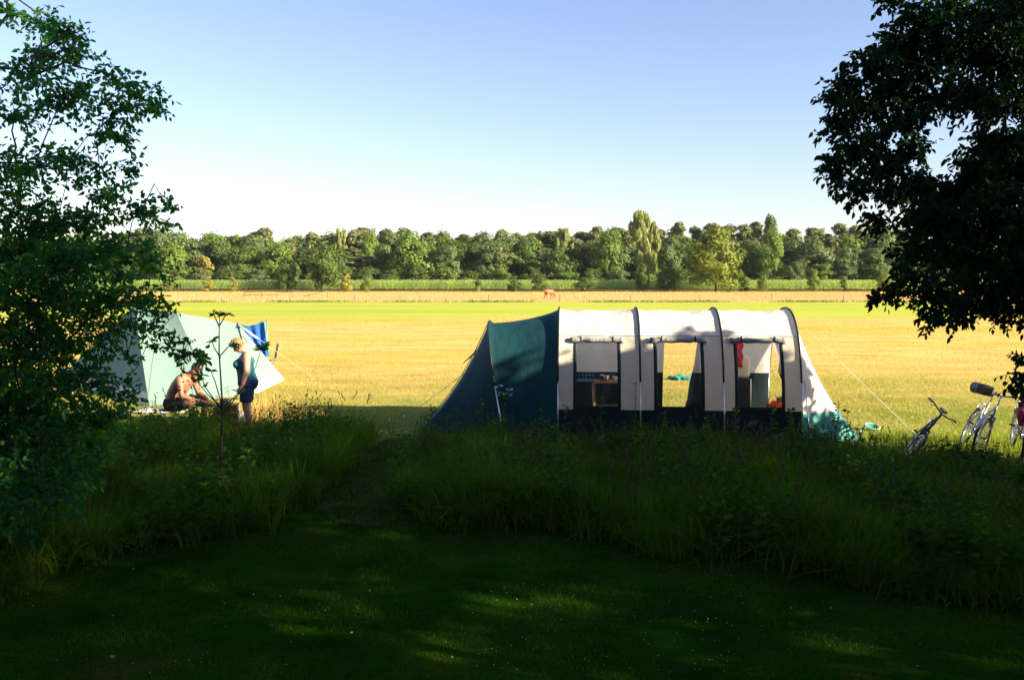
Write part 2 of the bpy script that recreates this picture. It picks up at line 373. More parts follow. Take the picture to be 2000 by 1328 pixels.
def scatter_r(poly, n):
    p = np.array(poly); lo = p.min(0) - .3; hi = p.max(0) + .3; out = np.zeros((0, 2))
    while len(out) < n:
        q = RNG.uniform(lo, hi, (n * 2, 2)); w = .16 * np.stack([np.sin(q[:, 1] * 5.1 + q[:, 0] * 2), np.sin(q[:, 0] * 4.3 + 1.7 * q[:, 1])], 1) + .10 * np.stack([np.sin(q[:, 0] * 11), np.sin(q[:, 0] * 13 + q[:, 1] * 9)], 1) + RNG.normal(0, .09, (len(q), 2))
        out = np.concatenate([out, q[in_poly(q + w, poly) & ~in_poly(q + .5 * w, PATHP)]])
    return out[:n]
def lowf(xy): t = np.clip((xy[:, 0] - 4.0) / 2.0, 0, 1); k = np.clip((xy[:, 0] + 1.5) / 1.5, 0, 1) * np.clip((xy[:, 1] - 10.6) / 2, 0, 1); return (1 - .52 * t * t * (3 - 2 * t)) * (1 - .26 * k * (1 - t))
def tall_grass(name, poly, n, seed, nseed):
    xy = scatter_r(poly, n); l = lump(xy, 1.3, seed)
    l2 = lump(xy, 3.1, seed + 2); h = (.22 + .34 * l + .16 * l2) * RNG.uniform(.5, 1.3, n) * lowf(xy)
    a = blades(n, xy, h, RNG.uniform(.006, .015, n), 1.25)
    # broad leafy undergrowth among the blades
    m = n // 4; xb = scatter_r(poly, m); hb = RNG.uniform(.12, .62, m) * (.5 + .6 * lump(xb, 1.3, seed)) * lowf(xb)
    b = blades(m, xb, hb * 1.25, RNG.uniform(.014, .032, m), 2.0, 4)
    b = (b[0], b[1])
    V, F = merge([a, b]); o = npmesh(name, V, F, [GR_T, GR_S]); 
    # seed stalks
    s = nseed; xs = scatter(poly, s); hs = RNG.uniform(.6, 1.0, s) * (.75 + .3 * lump(xs, 1.3, seed)) * lowf(xs)
    stalk = blades(s, xs, hs, np.full(s, .006), .35)
    # drooping heads: short wide blades at stalk tips
    Vs = stalk[0].reshape(s, 8, 3); tip = (Vs[:, 6] + Vs[:, 7]) / 2; pre = (Vs[:, 4] + Vs[:, 5]) / 2
    hv = []; hf = []
    k = 0; dirv = tip - pre; dirv /= np.linalg.norm(dirv, axis=1)[:, None]
    for r in range(7):
        q = tip + dirv * (-.10 + r * .025)[..., None] if False else tip + dirv * (-.10 + r * .025)
        az = RNG.uniform(0, 2 * np.pi, s); e = np.stack([np.cos(az), np.sin(az), RNG.uniform(-.1, .5, s)], 1) * RNG.uniform(.015, .04, s)[:, None]
        u = dirv * .028; w = np.cross(e, dirv); w /= (np.linalg.norm(w, axis=1)[:, None] + 1e-9); w *= .006
        quad = np.stack([q - w, q + w, q + e + u + w, q + e + u - w], 1); hv.append(quad.reshape(-1, 3))
        hf.append(np.arange(s * 4).reshape(s, 4) + k); k += s * 4
    V2 = np.concatenate([V, stalk[0], np.concatenate(hv)]); F2 = np.concatenate([F, stalk[1] + len(V), np.concatenate(hf) + len(V) + len(stalk[0])])
    # leafy weeds (nettles, docks) growing through the grass in patches
    q = scatter_r(poly, 6000); q = q[lump(q, 1.9, seed + 5) > .62][:1300]; cs = []; ds = []; ls = []
    for (x_, y_), hh_ in zip(q, RNG.uniform(.3, .78, len(q)) * lowf(q)):
        k2 = RNG.integers(12, 22); zz = hh_ * np.linspace(.15, 1, k2); aa = RNG.uniform(0, 6.28) + np.arange(k2) * 1.75 + RNG.normal(0, .3, k2)
        cs.append(np.stack([np.full(k2, x_), np.full(k2, y_), zz], 1)); dv = np.stack([np.cos(aa), np.sin(aa), RNG.uniform(-.35, .35, k2)], 1); ds.append(dv / np.linalg.norm(dv, axis=1)[:, None]); ls.append(RNG.uniform(.05, .14, k2) * (1.15 - .7 * np.linspace(0, 1, k2) ** 2))
    Lw = np.concatenate(ls); Vw, Fw = leaves_np(np.concatenate(cs), np.concatenate(ds), Lw, Lw * .45)
    nb = len(F2); F2 = np.concatenate([F2, Fw + len(V2)]); V2 = np.concatenate([V2, Vw])
    mi = np.concatenate([np.zeros(len(F)), np.ones(nb - len(F)), np.full(len(Fw), 2)])
    bpy.data.objects.remove(o)
    o = npmesh(name, V2, F2, [GR_T, GR_S, WEED], None, mi); o['kind'] = 'stuff'
    tag(o, 'unmown tall grass with seed heads bordering the shaded lawn', 'grass'); return o
tall_grass('tall_grass', left_bed, 64000, .4, 500)['label'] = 'bank of unmown tall grass before the seated and standing people'
tall_grass('tall_grass', right_bed, 84000, 2.1, 900)['label'] = 'bank of unmown tall grass before the tunnel tent and bicycles'
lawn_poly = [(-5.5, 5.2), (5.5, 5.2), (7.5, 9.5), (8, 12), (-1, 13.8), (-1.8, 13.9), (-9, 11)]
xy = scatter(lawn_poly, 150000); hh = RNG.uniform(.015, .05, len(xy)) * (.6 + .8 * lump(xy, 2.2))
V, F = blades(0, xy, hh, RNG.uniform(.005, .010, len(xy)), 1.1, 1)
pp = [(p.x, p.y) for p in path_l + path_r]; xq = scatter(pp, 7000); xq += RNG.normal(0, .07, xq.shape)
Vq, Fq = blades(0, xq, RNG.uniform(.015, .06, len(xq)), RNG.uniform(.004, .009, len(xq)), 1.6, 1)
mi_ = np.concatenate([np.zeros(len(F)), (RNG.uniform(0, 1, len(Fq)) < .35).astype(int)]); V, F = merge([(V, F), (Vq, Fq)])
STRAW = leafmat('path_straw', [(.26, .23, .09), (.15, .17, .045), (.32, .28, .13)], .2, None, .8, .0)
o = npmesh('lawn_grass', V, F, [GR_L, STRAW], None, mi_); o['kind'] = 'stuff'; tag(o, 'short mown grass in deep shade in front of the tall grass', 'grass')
def field_poly(y0, y1): return [(-y0 * .62, y0), (y0 * .62, y0), (y1 * .62, y1), (-y1 * .62, y1)]
parts = []
for y0, y1, n, s in ((13.5, 22, 60000, 1.0), (22, 36, 50000, 1.2), (36, 60, 40000, 1.7)):
    xy = scatter(field_poly(y0, y1), n); xy = xy[lump(xy, .9, 3) + RNG.uniform(-.4, .4, len(xy)) > .42]
    parts.append(blades(0, xy, RNG.uniform(.02, .075, len(xy)) * s, RNG.uniform(.006, .012, len(xy)) * s, 1.4, 1))
V, F = merge(parts); o = npmesh('hay_stubble', V, F, GR_H); o['kind'] = 'stuff'; tag(o, 'golden mown stubble scattered over the sunlit hay field', 'grass')
xy = scatter(field_poly(13.6, 30), 110000); xy = xy[(lump(xy, .5, 1) + RNG.uniform(-.3, .3, len(xy)) > .45) & (RNG.uniform(0, 1, len(xy)) < np.clip((28 - xy[:, 1]) / 11, 0, 1))]
V, F = blades(0, xy, RNG.uniform(.03, .09, len(xy)), RNG.uniform(.007, .014, len(xy)), 1.2, 1)
o = npmesh('green_regrowth', V, F, GR_G); o['kind'] = 'stuff'; tag(o, 'yellowish green regrowth on the near part of the hay field', 'grass')
dry_poly = [(-5.2, 15.2), (-3.2, 15.2), (-3.4, 17.2), (-5.0, 18.6), (-5.6, 18.2)]
xy = scatter(dry_poly, 2200); V, F = blades(0, xy, RNG.uniform(.10, .45, len(xy)), RNG.uniform(.006, .012, len(xy)), .6)
o = npmesh('dry_grass', V, F, GR_D); o['kind'] = 'stuff'; tag(o, 'dry orange tall grass in sun beside the standing woman', 'grass')
bike_poly = [(4.6, 13.2), (8.6, 12.4), (9.0, 15.0), (5.0, 15.5)]
xy = scatter(bike_poly, 5200); V, F = blades(0, xy, RNG.uniform(.05, .24, len(xy)), RNG.uniform(.006, .012, len(xy)), .9)
o = npmesh('ragged_grass', V, F, GR_G); o['kind'] = 'stuff'; tag(o, 'ragged sunlit grass around the parked bicycles', 'grass')
xy = np.stack([RNG.uniform(-70, 70, 9000), 96.8 + np.abs(RNG.normal(0, .45, 9000))], 1); keep = lump(xy * np.array([1, 0]), .35, 2) + RNG.uniform(-.3, .3, len(xy)) > .45; xy = xy[keep]
V, F = blades(0, xy, RNG.uniform(.1, .38, len(xy)), RNG.uniform(.05, .1, len(xy)), .8, 2)
o = npmesh('verge_grass', V, F, FT['bush']); o['kind'] = 'stuff'; tag(o, 'uneven green verge along the fence line of the far meadow', 'grass')
xy = np.stack([RNG.uniform(-105, 105, 60000), RNG.uniform(98, 166, 60000)], 1)
V, F = blades(0, xy, RNG.uniform(.08, .32, len(xy)), RNG.uniform(.02, .05, len(xy)), 1.2, 2)
o = npmesh('meadow_grass', V, F, GR_D); o['kind'] = 'stuff'; tag(o, 'tall dry orange grass of the far meadow', 'grass')

# ------------------------------------------------------------------ maize
def maize():
    pts = []
    for r, y in enumerate(np.arange(168, 182, .75)):
        st = .24 if r < 6 else .5
        x = np.arange(-112, 112, st); pts.append(np.stack([x + RNG.normal(0, .05, len(x)), y + RNG.normal(0, .06, len(x))], 1))
    xy = np.concatenate(pts); n = len(xy); hp = RNG.normal(1.95, .12, n)
    Vs = []; Fs = []; k = 0
    for l in range(7):
        z0 = hp * (.22 + .11 * l); az = RNG.uniform(0, 2 * np.pi, n); d = np.stack([np.cos(az), np.sin(az), np.zeros(n)], 1); s_ = np.stack([-np.sin(az), np.cos(az), np.zeros(n)], 1) * .045
        L = RNG.uniform(.35, .6, n)[:, None]; b = np.concatenate([xy, z0[:, None]], 1); mid = b + d * L * .5 + np.array([0, 0, .28]); tip = b + d * L + np.array([0, 0, .08])
        q = np.stack([b - s_ * .6, b + s_ * .6, mid + s_, mid - s_, tip + s_ * .15, tip - s_ * .15], 1)
        Vs.append(q.reshape(-1, 3)); base = (np.arange(n) * 6 + k)[:, None]
        Fs += [base + np.array([[0, 1, 2, 3]]), base + np.array([[3, 2, 4, 5]])]; k += n * 6
    o = npmesh('maize_crop', np.concatenate(Vs), np.concatenate(Fs), MAIZE); o['kind'] = 'stuff'; tag(o, 'band of green maize in front of the far wood', 'maize')
maize()

# ------------------------------------------------------------------ tree templates (unit height crowns, scaled per tree)
def crown_np(kind, n, seed):
    r = np.random.default_rng(seed); C = []
    if kind in ('oak', 'dark', 'gold', 'willow', 'orange', 'bush'):
        nb = 46 if kind != 'bush' and kind != 'orange' else 22
        for i in range(nb):
            z = r.uniform(.08, .97); w = .40 * math.sin(math.pi * min(1, max(.06, z)) ** .78) ** .6 + .02
            a = r.uniform(0, 2 * np.pi); q = r.uniform(.35, 1) * w * .82
            C.append((q * math.cos(a), q * math.sin(a), z * .90 + .03, r.uniform(.07, .14)))
    elif kind == 'pine':
        for i in range(84):
            z = r.uniform(.12, .985) ** .8; w = .26 * (1 - (max(0, z - .3) / .7) ** 2.6) * r.uniform(.5, 1.15) + .02
            a = r.uniform(0, 2 * np.pi); q = r.uniform(.2, 1) * w
            C.append((q * math.cos(a), q * math.sin(a), z, r.uniform(.022, .06)))
        for i in range(14):
            a = r.uniform(0, 2 * np.pi); q = r.uniform(.0, .2); C.append((q * math.cos(a), q * math.sin(a), r.uniform(.05, .4), .09))
    elif kind == 'birch':
        for i in range(90):
            z = r.uniform(.12, .98); w = .30 * math.sin(math.pi * min(.97, z * .94) ** 1.25) ** .6 + .02
            a = r.uniform(0, 2 * np.pi); q = r.uniform(.3, 1) * w
            C.append((q * math.cos(a), q * math.sin(a), z, r.uniform(.035, .07)))
    C = np.array(C); k = r.integers(0, len(C), n); d = r.normal(0, 1, (n, 3)); d /= np.linalg.norm(d, axis=1)[:, None]
    rad = r.uniform(.45, 1.08, n) ** .6; rad = np.where(r.uniform(0, 1, n) < .12, rad * r.uniform(1.1, 1.45, n), rad)
    sq = {'pine': (1.15, 1.15, .8), 'birch': (1.0, 1.0, 1.25)}.get(kind, (1.1, 1.1, .85))
    c = C[k, :3] + d * (C[k, 3] * rad)[:, None] * np.array(sq); c[:, 2] = np.maximum(c[:, 2], .005)
    gd = c - np.array([0, 0, .45]); gd /= np.linalg.norm(gd, axis=1)[:, None]
    nrm = d * .7 + gd * .6 + r.normal(0, .38, (n, 3)); nrm /= np.linalg.norm(nrm, axis=1)[:, None]
    t = np.cross(nrm, r.normal(0, 1, (n, 3))); t /= np.linalg.norm(t, axis=1)[:, None]; b = np.cross(nrm, t)
    if kind == 'birch': t = t * .4 + np.array([0, 0, -1.]); t /= np.linalg.norm(t, axis=1)[:, None]; b = np.cross(nrm, t); b /= (np.linalg.norm(b, axis=1)[:, None] + 1e-9)
    s = (r.uniform(.010, .021, n))[:, None] * (1.7 if kind in ('bush', 'orange') else 1)
    lx = 1.5; 
    if kind == 'birch': lx = 2.2
    V = np.stack([c - t * s * lx, c + b * s * .75, c + t * s * lx, c - b * s * .75], 1).reshape(-1, 3)
    return V, np.arange(n * 4).reshape(n, 4)
TPL = {}
def trunk_mesh(kind, seed):
    b = MB(); r = random.Random(seed)
    top = .9 if kind in ('pine', 'birch') else .6
    rad = .018 if kind != 'bush' else .012
    pts = [(r.uniform(-.012, .012) * (i > 0), r.uniform(-.012, .012) * (i > 0), top * i / 6) for i in range(7)]
    b.tube(pts, [rad * (1.25 - .95 * i / 6) for i in range(7)], 7)
    for i in range(9):
        z = r.uniform(.2, top * .95); a = r.uniform(0, 6.28); L = r.uniform(.12, .28) * (.7 if kind == 'pine' else 1)
        b.tube([(0, 0, z), (math.cos(a) * L * .5, math.sin(a) * L * .5, z + L * .25), (math.cos(a) * L, math.sin(a) * L, z + L * .55)], [rad * .4, rad * .25, rad * .08], 5)
    return b
def template(kind, var):
    key = (kind, var)
    if key not in TPL:
        n = {'oak': 6500, 'dark': 6500, 'gold': 7500, 'willow': 6500, 'pine': 5600, 'birch': 6500, 'bush': 1800, 'orange': 1500}[kind]
        V, F = crown_np(kind, n, hash(kind) % 97 * 0 + {'oak': 1, 'dark': 2, 'gold': 3, 'willow': 4, 'pine': 5, 'birch': 6, 'bush': 7, 'orange': 8}[kind] * 31 + var)
        c = npmesh('crown', V, F, FT[kind]); t = trunk_mesh(kind, var + 5).build('trunk', M['birchbark'] if kind == 'birch' else M['bark'])
        TPL[key] = (c.data, t.data); bpy.data.objects.remove(c); bpy.data.objects.remove(t)
    return TPL[key]
def far_tree(kind, px, topy, wpx, Y, label, group, name=None, var=None, base=None):
    p = P(px, topy, Y); h = max(.6, p.z); w = wpx / 1800 * Y
    var = random.randrange(5) if var is None else var
    cm, tm = template(kind, var)
    o = empty(name or {'pine': 'pine_tree', 'birch': 'birch_tree', 'bush': 'bush', 'orange': 'bush'}.get(kind, 'broadleaf_tree'), label, 'bush' if kind in ('bush', 'orange') else 'tree', (p.x, Y, 0), 0, group)
    nw = {'pine': .52, 'birch': .66}.get(kind, .92)
    sx = w / nw
    rz = random.uniform(0, 6.28)
    for me, n in ((tm, 'trunk'), (cm, 'crown')):
        c = bpy.data.objects.new(n, me); COL.objects.link(c); c.parent = o; c.scale = (sx, sx, h); c.rotation_euler = (0, 0, rz)
        if n == 'trunk': c.scale = (min(sx, h) * .9, min(sx, h) * .9, h)
    return o
# named trees: kind, px, top y, width px, distance, label
HERO = [
 ('gold', 1400, 438, 140, 163, 'large yellow-green spreading tree standing out in front of the maize'),
 ('birch', 1258, 418, 66, 172, 'tall pale weeping birch rising above the wood'),
 ('oak', 1190, 446, 92, 196, 'broad bright green tree just beside the pale weeping birch'),
 ('dark', 1505, 411, 52, 205, 'tallest tree of the wood, dark with a narrow rounded top'),
 ('oak', 1508, 448, 72, 192, 'bright green tree directly in front of the tallest dark tree'),
 ('dark', 628, 470, 88, 164, 'olive round tree reaching down to the meadow by the yellow bushes'),
 ('dark', 560, 500, 60, 166, 'low dark shrubby tree beside the olive round tree at the meadow edge'),
 ('oak', 806, 450, 118, 193, 'big conical mid-green tree in front of the dark gap in the wood'),
 ('willow', 875, 476, 95, 192, 'grey olive bushy tree touching the big conical green tree'),
 ('willow', 965, 466, 90, 192, 'grey green willow-like tree above the middle of the maize'),
 ('dark', 1090, 478, 100, 194, 'blackish green tree in the shaded hollow above the brown cow'),
 ('willow', 1310, 458, 70, 193, 'grey pine-like tree between the weeping birch and large spreading tree'),
 ('dark', 1465, 468, 60, 196, 'dark tree squeezed between the spreading tree and the tallest tree'),
 ('willow', 1590, 466, 110, 194, 'rounded olive grey tree behind the pale feathery bush'),
 ('willow', 1650, 482, 70, 192, 'lower grey tree beside the rounded olive grey one'),
 ('dark', 1705, 492, 80, 190, 'dark low tree near the hanging branch at the end of the wood'),
 ('oak', 545, 470, 90, 194, 'mid-green wide tree left of the olive round tree'),
 ('dark', 470, 476, 105, 194, 'dark spreading tree with layered boughs over the maize'),
 ('birch', 665, 448, 50, 203, 'pale yellowish birch poking over the olive round tree'),
 ('oak', 330, 468, 110, 188, 'yellow-green rounded tree by the near leafy branches'),
 ('willow', 320, 425, 130, 200, 'tall grey green tree with a thin feathery side by the near branches'),
 ('orange', 398, 495, 50, 192, 'reddish brown thin crowned tree behind the first orange bush'),
 ('birch', 1100, 449, 46, 204, 'pale conical birch behind the blackish hollow tree'),
 ('dark', 607, 449, 60, 206, 'dark blue-green round crown topping the wood behind the mid-green tree'),
 ('oak', 460, 449, 62, 206, 'green round crown topping the wood behind the layered dark tree'),
 ('dark', 865, 449, 80, 208, 'wide dark dome topping the wood behind the conical green tree'),
]
for k, px, ty, w, Y, lab in HERO: far_tree(k, px, ty, w, Y, lab, 'named trees of the far wood' if False else 'trees of the far wood')
# skyline and filling trees behind
BACK = []
rr = random.Random(11)
skyl = [(410, 459, 'pine'), (440, 462, 'pine'), (497, 456, 'pine'), (519, 444, 'pine'), (570, 451, 'oak'), (640, 455, 'willow'), (690, 458, 'pine'), (713, 446, 'pine'), (752, 447, 'pine'), (790, 444, 'pine'), (835, 456, 'pine'), (905, 458, 'pine'), (935, 461, 'pine'), (983, 447, 'pine'), (1012, 455, 'pine'), (1045, 457, 'pine'), (1075, 460, 'pine'), (1135, 456, 'pine'), (1165, 443, 'pine'), (1208, 446, 'pine'), (1290, 448, 'pine'), (1325, 435, 'pine'), (1358, 446, 'pine'), (1390, 436, 'pine'), (1425, 443, 'pine'), (1452, 440, 'pine'), (1475, 437, 'pine'), (1550, 448, 'pine'), (1590, 446, 'pine'), (1617, 450, 'dark'), (1642, 440, 'pine'), (1672, 444, 'pine'), (1700, 442, 'pine'), (1727, 446, 'pine'), (1760, 448, 'pine'), (1800, 444, 'pine'), (1850, 450, 'oak'), (1900, 446, 'pine'), (1950, 450, 'oak'), (2010, 448, 'pine'), (2070, 446, 'oak'), (30, 450, 'oak'), (90, 446, 'pine'), (150, 440, 'oak'), (210, 446, 'willow'), (265, 440, 'oak'), (-40, 446, 'pine'), (-100, 444, 'oak')]
for px, ty, k in skyl: BACK.append((k, px, ty + rr.uniform(-1, 2), rr.uniform(70, 98) if k == 'pine' else rr.uniform(84, 120), rr.uniform(208, 216)))
x = -130
while x < 2140:
    BACK.append((rr.choice(['pine', 'dark', 'oak', 'willow', 'pine']), x, rr.uniform(448, 469), rr.uniform(74, 128), rr.uniform(205, 208))); x += rr.uniform(30, 46)
MIDR = []
x = -120
while x < 2140:
    MIDR.append((rr.choice(['dark', 'oak', 'pine', 'willow', 'dark', 'pine', 'willow']), x, rr.uniform(464, 488), rr.uniform(84, 130), rr.uniform(197, 203))); x += rr.uniform(34, 54)
UND = []
x = -120
while x < 2140:
    UND.append((rr.choice(['dark', 'dark', 'willow', 'oak']), x, rr.uniform(510, 528), rr.uniform(50, 80), rr.uniform(188, 191))); x += rr.uniform(42, 62)
ORD = ['first', 'second', 'third', 'fourth', 'fifth', 'sixth', 'seventh', 'eighth', 'ninth', 'tenth']
def ordinal(i):
    if i < 10: return ORD[i]
    n = i + 1; s = 'th' if 10 <= n % 100 <= 20 else {1: 'st', 2: 'nd', 3: 'rd'}.get(n % 10, 'th'); return '%d%s' % (n, s)
KW = {'pine': 'grey-green pine', 'oak': 'mid-green broadleaf tree', 'dark': 'dark green broadleaf tree', 'willow': 'olive grey tree', 'birch': 'pale birch'}
for lst, where, grp in ((BACK, 'on the wood\'s skyline', 'trees along the skyline of the wood'), (MIDR, 'in the wood\'s middle row', 'trees in the middle row of the wood'), (UND, 'low at the wood\'s foot', 'low trees at the foot of the wood')):
    cnt = {}
    for k, px, ty, w, Y in sorted(lst, key=lambda a: a[1]):
        i = cnt.get(k, 0); cnt[k] = i + 1
        far_tree(k, px, ty, w, Y, '%s %s, %s such tree from the left' % (KW[k], where, ordinal(i)), grp)
BUSH = [('orange', 407, 538, 30, 160, 'orange tinged bush before the maize nearest the leafy branches'), ('bush', 328, 540, 34, 160, 'yellowish bush half hidden by the near leafy branches'), ('orange', 456, 541, 18, 161, 'slim yellow sapling bush next to the orange tinged bush'), ('orange', 675, 530, 36, 160, 'orange yellow bush touching the olive round tree'), ('gold', 716, 539, 32, 160, 'rounded bright yellow bush standing alone before the maize'),
        ('bush', 932, 546, 34, 162, 'pale feathery bush before the maize behind the meadow posts'), ('dark', 1003, 540, 34, 163, 'small dark bush before the maize near the cow'), ('dark', 1055, 533, 46, 162, 'dark green round bush just behind the grazing cow'), ('dark', 1142, 540, 52, 162, 'wide dark bush below the broad bright green tree'), ('dark', 1252, 510, 40, 165, 'dark shrub around the foot of the weeping birch'), ('dark', 1305, 522, 60, 165, 'dark thicket between the weeping birch and the spreading tree'),
        ('bush', 1455, 538, 40, 162, 'light green bush at the skirt of the large spreading tree'), ('gold', 1490, 537, 26, 161, 'small yellow-green bush standing alone beyond the spreading tree'), ('bush', 1586, 524, 44, 162, 'pale feathery bush taller than the maize behind it'), ('bush', 1648, 541, 22, 164, 'tiny bush against the maize under the olive grey trees'), ('gold', 1728, 533, 42, 160, 'yellow-green bush beside the dark hanging branch')]
for k, px, ty, w, Y, lab in BUSH: far_tree(k, px, ty, w, Y, lab, 'bushes before the maize', name='bush')['category'] = 'bush'

# ------------------------------------------------------------------ fence posts, rails, cow
for i, px in enumerate((433, 566, 692, 819, 955, 1093, 1231, 1367, 1508, 1647, 1790, 1925)):
    p = P(px, 588, 99); b = MB(); hp = .78 + .08 * ((i * 7) % 3 - 1)
    b.tube([(0, 0, -.1), (.005, 0, hp * .5), (.012 * ((i % 3) - 1), 0, hp)], [.05, .048, .045], 8)
    o = b.build('fence_post', M['palewood'], None, True, (p.x, 99, 0), (soft(.01),)); o.rotation_euler = (R(2 * ((i * 5) % 3 - 1)), R(2 * ((i * 3) % 4 - 1.5)), 0)
    tag(o, 'thin dark wooden post on the far meadow edge, %s from the left' % ordinal(i), 'post', 'fence posts along the meadow edge')
def railfence():
    o = empty('rail_fence', 'low rustic fence of thin brown rails in the meadow before the maize', 'fence', (P(560, 580, 118).x, 118, 0))
    for i, dx in enumerate((-5.5, -3.2, -1.2, .8, 2.8, 5.2)):
        b = MB(); b.tube([(dx, 0, -.1), (dx, 0, .85)], .045, 7); b.build('rail_post', M['palewood'], o)
    for z0, z1, a, c in ((.7, .72, -5.5, -1.2), (.35, .4, -5.5, .8), (.75, .7, -1.2, 2.8), (.2, .85, 2.2, 5.2)):
        b = MB(); b.tube([(a, -.07, z0), (c, -.07, z1)], .035, 6); b.build('rail', M['palewood'], o)
railfence()

def body_obj(name, b, m, parent, vox=.012, sm=6):
    return b.build(name, m, parent, True, None, (('REMESH', dict(mode='VOXEL', voxel_size=vox, use_smooth_shade=True)), ('SMOOTH', dict(factor=.5, iterations=sm))))
def limb(b, pts, rad, n=10):
    b.tube(pts, rad, n)
    for p, r in zip(pts, rad): b.ell(p, (r, r, r), None, 10, 6)
def cow():
    g = P(1073, 584, 112)
    o = empty('cow', 'reddish brown cow grazing with its head down in the orange meadow', 'cow', (g.x, 112, 0), R(48)); o.scale = (.8, .8, .8)
    b = MB()
    limb(b, [(-.75, 0, 1.12), (-.3, 0, 1.08), (.2, 0, 1.06), (.68, 0, 1.08)], [.30, .37, .38, .31], 14)
    limb(b, [(.75, 0, 1.12), (1.02, 0, .92), (1.22, 0, .58)], [.24, .18, .14])
    limb(b, [(1.2, 0, .56), (1.32, 0, .34), (1.36, 0, .16)], [.14, .11, .085])
    for s in (-1, 1):
        b.ell((1.17, s * .17, .62), (.04, .11, .05))
        limb(b, [(.62, s * .19, .95), (.64, s * .19, .55), (.62, s * .19, .3), (.64, s * .19, .05)], [.15, .085, .06, .06])
        limb(b, [(-.72, s * .2, 1.0), (-.62, s * .2, .72), (-.86, s * .2, .46), (-.8, s * .2, .05)], [.2, .13, .075, .06])
    limb(b, [(-1.02, 0, 1.3), (-1.1, 0, .95), (-1.08, 0, .5)], [.05, .03, .05])
    body_obj('body', b, M['cow'], o, .03, 4)
    u = MB(); u.ell((-.5, 0, .68), (.17, .14, .12)); u.build('udder', M['cowpale'], o)
    for s in (-1, 1):
        h = MB(); h.tube([(1.12, s * .1, .72), (1.1, s * .2, .8), (1.14, s * .24, .9)], [.03, .022, .008], 7); h.build('horn', M['cowpale'], o)
cow()

# ------------------------------------------------------------------ leafy near trees
def near_tree(name, label, foot, trunk_pts, trunk_r, clumps, Yr, mat_, density, leaf, trunk_attach, twig_dir, drop=.25):
    o = empty(name, label, 'tree', (foot[0], foot[1], 0))
    F0 = Vector((foot[0], foot[1], 0)); tb = MB(); tb.tube([Vector(p) - F0 for p in trunk_pts], trunk_r, 10); bb = MB()
    Cs = []; Ds = []
    r = random.Random(5)
    fp = P(0, 0, 8.2); att = [(Vector(q), .018) for q in trunk_attach]; tcx = trunk_attach[0][0]
    for (px, py, rad, *rest) in sorted(clumps, key=lambda c: abs(P(c[0], c[1], 8.2).x - tcx)):
        dens = rest[0] if rest else 1.0
        Y = r.uniform(*Yr); c = P(px, py, Y); rw = rad / FPX * Y
        # branch from trunk to clump centre
        a, ra = min(att, key=lambda q: (q[0] - c).length + max(0, q[0].z - c.z + .15) * 1.2 + (.25 if q[1] < .01 else 0)); rb_ = ra
        if py < 690 or px < 500: att.append((c.copy(), max(.005, ra * .62)))
        else: ra = .004
        m1 = a.lerp(c, .35) + Vector((r.uniform(-.1, .1), r.uniform(-.15, .15), r.uniform(.0, .22))); m2 = a.lerp(c, .72) + Vector((r.uniform(-.06, .06), r.uniform(-.1, .1), r.uniform(0, .12)))
        bb.tube([a - F0, m1 - F0, m2 - F0, c - F0], [ra, ra * .85, ra * .7, ra * .5], 5)
        ntw = max(5, int(density * dens * (rw / .15) ** 2 * 13))
        for t in range(ntw):
            d = Vector((r.gauss(0, 1), r.gauss(0, 1), r.gauss(0, .8) + .1)).normalized() * (r.random() ** .45) * rw
            d.y *= 1.5
            e = c + d; s = c + d * r.uniform(.0, .5)
            dir_ = (d.normalized() * .8 + Vector(twig_dir) * .6 + Vector((r.gauss(0, .3), r.gauss(0, .3), r.gauss(0, .3)))).normalized()
            tl = r.uniform(.10, .22); s2 = e - dir_ * tl * .5; e2 = e + dir_ * tl * .5
            if t % 3 == 0: bb.tube([s - F0, s2 - F0, e2 - F0], [.005, .004, .002], 3, False)
            nl = r.randint(6, 10)
            for q in range(nl):
                f = q / (nl - 1); p = s2.lerp(e2, f)
                side = Vector((r.gauss(0, 1), r.gauss(0, 1), r.gauss(0, .7))); side -= dir_ * side.dot(dir_)
                if side.length < 1e-3: continue
                side.normalize(); ld = (dir_ * r.uniform(.2, .8) + side * (.9 if f < .95 else .1) + Vector((0, 0, -drop))).normalized()
                Cs.append(p - F0); Ds.append(ld)
    Cs = np.array([tuple(v) for v in Cs]); Ds = np.array([tuple(v) for v in Ds]); n = len(Cs)
    L = RNG.uniform(leaf[0], leaf[1], n); V, F = leaves_np(Cs, Ds, L, L * RNG.uniform(.42, .56, n))
    tb.build('trunk', M['bark'], o); bb.build('branches', M['bark'], o); npmesh('crown', V, F, mat_, o)
    print(name, n, 'leaves'); return o
